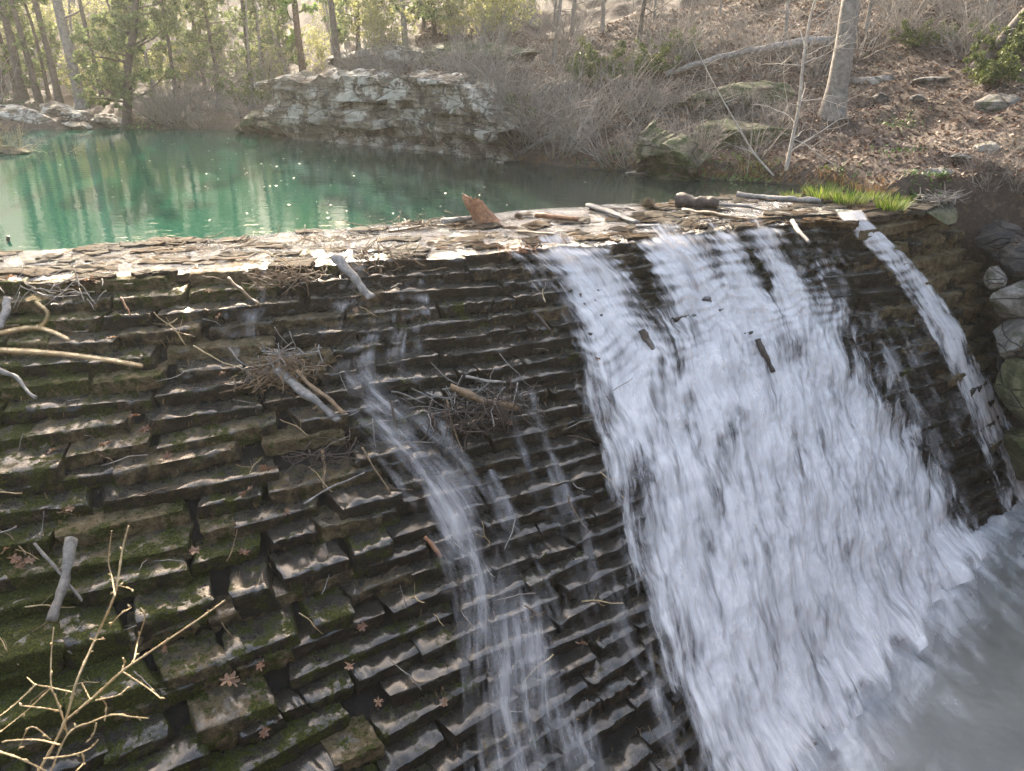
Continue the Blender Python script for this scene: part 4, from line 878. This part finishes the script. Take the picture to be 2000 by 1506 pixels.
heap('twigs strewn on the crest edge above the split board', 745, 505, 90, .5, 4, 'wetwood', ln_=.4)
heap('small dark twig heap on the crest above the cascade', 1395, 440, 90, .25, 5, 'darklog', 'crest', .3)
heap('clump of dead twigs below the lower left mossy stones', 625, 905, 60, .35, 6, 'darklog', ln_=.4)
heap('scatter of thin sticks on the upper left blocks', 120, 575, 60, .6, 7, 'twig', ln_=.35)
heap('thin line of twigs trapped along the upstream rim', 830, 442, 90, .6, 8, 'wetwood', 'crest', .4)
heap('twigs and straw washed onto the left crest', 640, 470, 80, .6, 9, 'wetwood', 'crest', .35)
heap('brown straw piled on the left crest edge', 440, 480, 60, .5, 10, 'wetwood', 'crest', .3)
heap('small twig cluster on the step beside the upper cascade', 1005, 492, 50, .25, 15, 'redwood', ln_=.25)
heap('nest of bare vines at the right end of the crest', 1835, 392, 140, .4, 11, 'twig', 'crest', .5)
# loose sticks: thin ones scattered over the steps
tw = []
for i in range(4):
    rs = np.random.default_rng(200+i); mb = MB(); P = wander((0, 0, 0), (1, 0, .1), .45, 7, .12, 0, rs); mb.tube(P, np.linspace(.008, .004, 8), 5); branchlets(mb, P, .006, 1, rs, 2, .18, 3); tw.append(mb.build('twig', M[['twig', 'wetwood', 'drift', 'tantwig'][i]]))
for i in range(90):
    px = rng.uniform(20, 1200); py = rng.uniform(530+.0*px, 1400)
    u, v = uv_of(px, py); o = tw[i % 4] if i < 4 else tw[i % 4].copy()
    if i >= 4: col.objects.link(o)
    o.location = tuple(on_face(px, py, .13)); o.rotation_euler = (rng.normal(0, .4), rng.normal(0, .5), rng.uniform(0, 6.28)); s_ = rng.uniform(.5, 1.3); o.scale = (s_, s_, s_)
    tag(o, 'thin loose twig caught on a wet step of the dam', 'twig', 'loose twigs on the dam steps')
# fallen oak leaves
def oak_mesh(seed):
    rs = np.random.default_rng(seed); n = 44; t = np.linspace(0, 2*math.pi, n, endpoint=False); lob = .5+.5*np.cos(t*7); wv = np.abs(np.sin(t))**.6
    r_ = .045*(.42+.58*lob)*(1+.1*rs.normal(0, 1, n)); X = np.cos(t)*.075*(.6+.4*lob); Y = np.sin(t)*r_*1.4; Z = .018*np.sin(X*50+seed)+.25*np.abs(Y)
    V = np.vstack([np.stack([X, Y, Z], 1), [[0, 0, 0]], [[-.075, 0, 0]], [[-.12, .004, .01]], [[-.12, -.004, .01]]]); mb = MB()
    T = [(n, i, (i+1) % n) for i in range(n)]+[(n+1, n+2, n+3)]; mb.add(V, None, T, rnd=rs.uniform(0, 1)); return mb.build('oak_leaf', M['oak'], smooth=False)
ol = [oak_mesh(i) for i in range(4)]
spots = [(478, 972, 'large orange oak leaf lying flat left of the light stick'), (525, 925, 'small orange oak leaf under the standing dark stick'), (443, 1340, 'curled orange leaf on the lower steps right of the bare twigs'), (700, 612, None), (410, 578, None), (425, 627, None), (30, 553, None), (220, 672, None), (285, 852, None), (270, 825, None), (108, 895, None), (385, 1090, None), (470, 1090, None), (510, 1310, None), (675, 1310, None), (1130, 1265, None), (700, 1235, None), (1160, 705, None), (990, 835, None), (135, 1005, None), (30, 1105, None), (45, 1120, None), (15, 1090, None), (60, 1110, None), (520, 1440, None), (320, 1280, None), (380, 505, None), (740, 1380, None), (210, 880, None), (440, 740, None), (560, 1010, None), (860, 1385, None), (330, 905, None), (180, 555, None), (195, 560, None)]
for i, (px, py, l_) in enumerate(spots):
    o = ol[i % 4] if i < 4 else ol[i % 4].copy()
    if i >= 4: col.objects.link(o)
    o.location = tuple(on_face(px, py, .16)); o.rotation_euler = (.35+rng.normal(0, .3), rng.normal(0, .3), rng.uniform(0, 6.28)); s_ = 1.35 if l_ else rng.uniform(.7, 1.1); o.scale = (s_,)*3
    tag(o, l_ or 'small orange brown dead leaf stuck on a wet step', 'leaf', 'dead leaves on the dam steps')
# leaves floating on the pool
mbf = MB(); n = 9; t = np.linspace(0, 6.28, n, endpoint=False); mbf.add(np.vstack([np.stack([np.cos(t)*.05, np.sin(t)*.028, .004*np.sin(t*3)+.004], 1), [[0, 0, .002]]]), None, [(n, i, (i+1) % n) for i in range(n)], rnd=.7); fl0 = mbf.build('floating_leaf', M['floatl'], smooth=False)
for i in range(110):
    px = rng.normal(560, 190) if i % 4 else rng.uniform(100, 1000); py = rng.uniform(270, 430) if i % 3 else rng.normal(335, 35)
    if py < shl(px)+6 or py > np.interp(px, [0, 800, 1300], [470, 420, 385]): continue
    o = fl0 if i == 1 else fl0.copy()
    if i != 1: col.objects.link(o)
    o.location = tuple(at(px, py, -.006)); o.rotation_euler = (0, 0, rng.uniform(0, 6.28)); s_ = rng.uniform(.2, .75); o.scale = (s_, s_, 1)
    tag(o, 'pale leaf floating on the green pool', 'leaf', 'leaves floating on the pool')
# straw and rootlets growing from the joints of the left courses
mb = MB(); rs = np.random.default_rng(77); k = 4200
uu = rs.uniform(.8, 5.2, k); vv = np.floor(rs.uniform(.12, 1, k)*NC)/NC+rs.uniform(-.3, .3, k)/NC; cl = noise(np.stack([uu*2.5, vv*9, uu*0], -1), 5); kk = cl > .05; uu = uu[kk]; vv = np.clip(vv[kk], .02, .98)
Pb = C(uu, vv)+face_n(uu, vv)*rs.uniform(.06, .13, (len(uu), 1))
for p in Pb:
    L = rs.uniform(.03, .11); d = np.array((rs.normal(0, .35), -.5+rs.normal(0, .3), rs.choice([-1, 1.])*rs.uniform(.3, 1))); d /= np.linalg.norm(d); e_ = np.cross(d, (0, 0, 1)); e_ /= np.linalg.norm(e_)+1e-9; w2 = .0022
    V = np.array([p-e_*w2, p+e_*w2, p+d*L*.6+e_*w2*.7, p+d*L*.6-e_*w2*.7, p+d*L+np.array((0, 0, -.01))]); mb.add(V, [(0, 1, 2, 3)], [(3, 2, 4)], rnd=rs.uniform())
tag(mb.build('straw_rootlets', M['straw'], smooth=False), 'dry orange straw and rootlets sprouting from the mossy courses', 'grass', kind='stuff')

# ---------------------------------------------------------------- debris island at the left and foreground twigs
isl = rock('mud_bank', 'small brown mud bank with dead brush at the left edge of the pool', 'bank', at(10, 298, 0), (1.6, .8, .35), mat='ledge', seed=90, n=24)
for px, py, s_, l_ in [(10, 290, .95, 'bleached dead brush on the mud bank at the left edge'), (40, 288, .7, 'smaller bleached brush hanging right from the mud bank')]:
    b_ = make_shrub('dead_brush', 300+px, 20, 1.2, 'tantwig', 1.6, .007, None, 6); place(b_, at(px, py, .1), l_, 'bush', s=s_, tilt=(.2, .55))
b_ = make_shrub('dead_brush', 333, 12, .7, 'tantwig', 1.8, .006, None, 6); place(b_, at(150, 300, -.02), 'pale twiggy branch tip poking out of the pool near the left edge', 'branch', s=.9, tilt=(.1, 1.15), rz=0)
p = at(15, 470, 0); stickobj('mooring_stub', 'small dark stub poking out of the pool at the left edge', 'stump', p, p+np.array((.03, 0, .07)), .03, 'darklog', 8, .02, 1, 8)
FG = [([(62, 1530), (110, 1445), (133, 1390), (150, 1330), (190, 1240), (215, 1185), (228, 1145), (240, 1070), (251, 1027)], 1.9, 4.2),
      ([(225, 1165), (219, 1130), (212, 1095), (218, 1037)], 1.85, 2.2), ([(125, 1410), (190, 1355), (240, 1310), (290, 1275), (380, 1215), (440, 1172)], 1.95, 3.8),
      ([(238, 1312), (243, 1295), (240, 1285)], 1.95, 2.5), ([(262, 1290), (270, 1250), (283, 1205), (275, 1187)], 1.9, 2.2), ([(240, 1312), (290, 1345), (315, 1365)], 2.0, 2.4),
      ([(90, 1530), (132, 1435), (180, 1410), (220, 1396), (255, 1400), (290, 1403)], 1.8, 3.0), ([(132, 1435), (122, 1400), (108, 1360), (100, 1340), (100, 1280), (105, 1225)], 1.9, 2.8),
      ([(145, 1353), (100, 1343), (70, 1337), (53, 1323)], 2.0, 2.5), ([(120, 1390), (85, 1383), (38, 1378)], 1.9, 2.4), ([(98, 1345), (50, 1390), (0, 1430)], 1.85, 2.2), ([(70, 1337), (30, 1375), (-5, 1402)], 1.8, 2.4),
      ([(118, 1455), (70, 1445), (10, 1447)], 1.7, 3.0), ([(85, 1482), (140, 1475), (175, 1462), (192, 1445)], 1.8, 2.6), ([(-10, 1466), (40, 1482), (100, 1512)], 1.6, 3.4), ([(215, 1222), (235, 1200), (256, 1187)], 1.9, 2.0),
      ([(160, 1335), (168, 1350), (177, 1368)], 1.9, 2.0), ([(198, 1362), (208, 1380), (205, 1402)], 1.9, 2.2), ([(187, 1368), (230, 1358), (248, 1344)], 1.92, 2.2), ([(188, 1412), (184, 1430), (176, 1444)], 1.8, 2.4), ([(160, 1470), (163, 1490), (145, 1510)], 1.8, 2.6), ([(100, 1445), (60, 1420), (35, 1465)], 1.75, 2.2), ([(205, 1248), (190, 1249), (178, 1249)], 1.9, 1.8), ([(230, 1144), (245, 1147), (260, 1152)], 1.87, 1.6)]
fg = empty('bare_shrub', tuple(atd(60, 1600, 1.9))); tag(fg, 'pale budding bare shrub in the near lower left corner', 'shrub'); bpy.context.view_layer.update()
mb = MB(); bud = MB(); off0 = np.array(fg.location)
for pts, dep, rp in FG:
    K = np.array([atd(a, b, dep+.04*math.sin(i*1.7+a)) for i, (a, b) in enumerate(pts)])-off0; t = np.linspace(0, len(K)-1, 9*len(K)); L = catmull(K, t)
    rr = rp/2/F0*dep*np.linspace(1.15, .72, len(t)); rr = rr*(1+.5*(np.abs((t*2.2) % 1-.5) < .07)); mb.tube(L, rr, 7)
    for q in range(3, len(t)-1, 11):
        d = rng.normal(0, 1, 3)*.5+(L[q+1]-L[q])/np.linalg.norm(L[q+1]-L[q]); d /= np.linalg.norm(d); bud.tube(np.array([L[q], L[q]+d*.006, L[q]+d*.012]), np.array((.0016, .0026, .0006)), 5)
mb.build('stems', M['tantwig'], fg); bud.build('buds', M['tantwig'], fg)
nt_ = empty('bare_twig', tuple(atd(-60, 690, .75))); tag(nt_, 'out of focus pale twigs reaching in from the left edge near the camera', 'twig'); o_ = np.array(nt_.location); mb = MB()
for pts, dep, rp in [([(-80, 678), (0, 684), (100, 690), (200, 702), (278, 715)], .75, 9), ([(-80, 655), (0, 650), (60, 640), (100, 648), (135, 664)], .7, 7), ([(70, 590), (92, 610), (85, 632), (60, 642), (20, 646)], .7, 5)]:
    K = np.array([atd(a, b, dep) for a, b in pts])-o_; t = np.linspace(0, len(K)-1, 40); mb.tube(catmull(K, t), rp/2/F0*dep*np.linspace(1.1, .7, 40), 8)
mb.build('stems', M['tantwig'], nt_)

# ---------------------------------------------------------------- haze
hzm = bpy.data.materials.new('haze'); hzm.use_nodes = True; t = hzm.node_tree; t.nodes.clear(); o = t.nodes.new('ShaderNodeOutputMaterial'); v = t.nodes.new('ShaderNodeVolumePrincipled')
v.inputs['Color'].default_value = (.95, .95, .90, 1); v.inputs['Density'].default_value = .0007; v.inputs['Anisotropy'].default_value = .6; t.links.new(v.outputs[0], o.inputs['Volume'])
HAZE = True
if HAZE:
    me = bpy.data.meshes.new('haze'); x0, x1, y0, y1, z0, z1 = -95, 95, -35, 125, -8, 42
    me.from_pydata([(x, y, z) for x in (x0, x1) for y in (y0, y1) for z in (z0, z1)], [], [(0, 1, 3, 2), (4, 6, 7, 5), (0, 4, 5, 1), (2, 3, 7, 6), (0, 2, 6, 4), (1, 5, 7, 3)])
    me.materials.append(hzm); ho = bpy.data.objects.new('haze', me); col.objects.link(ho); tag(ho, kind='stuff')
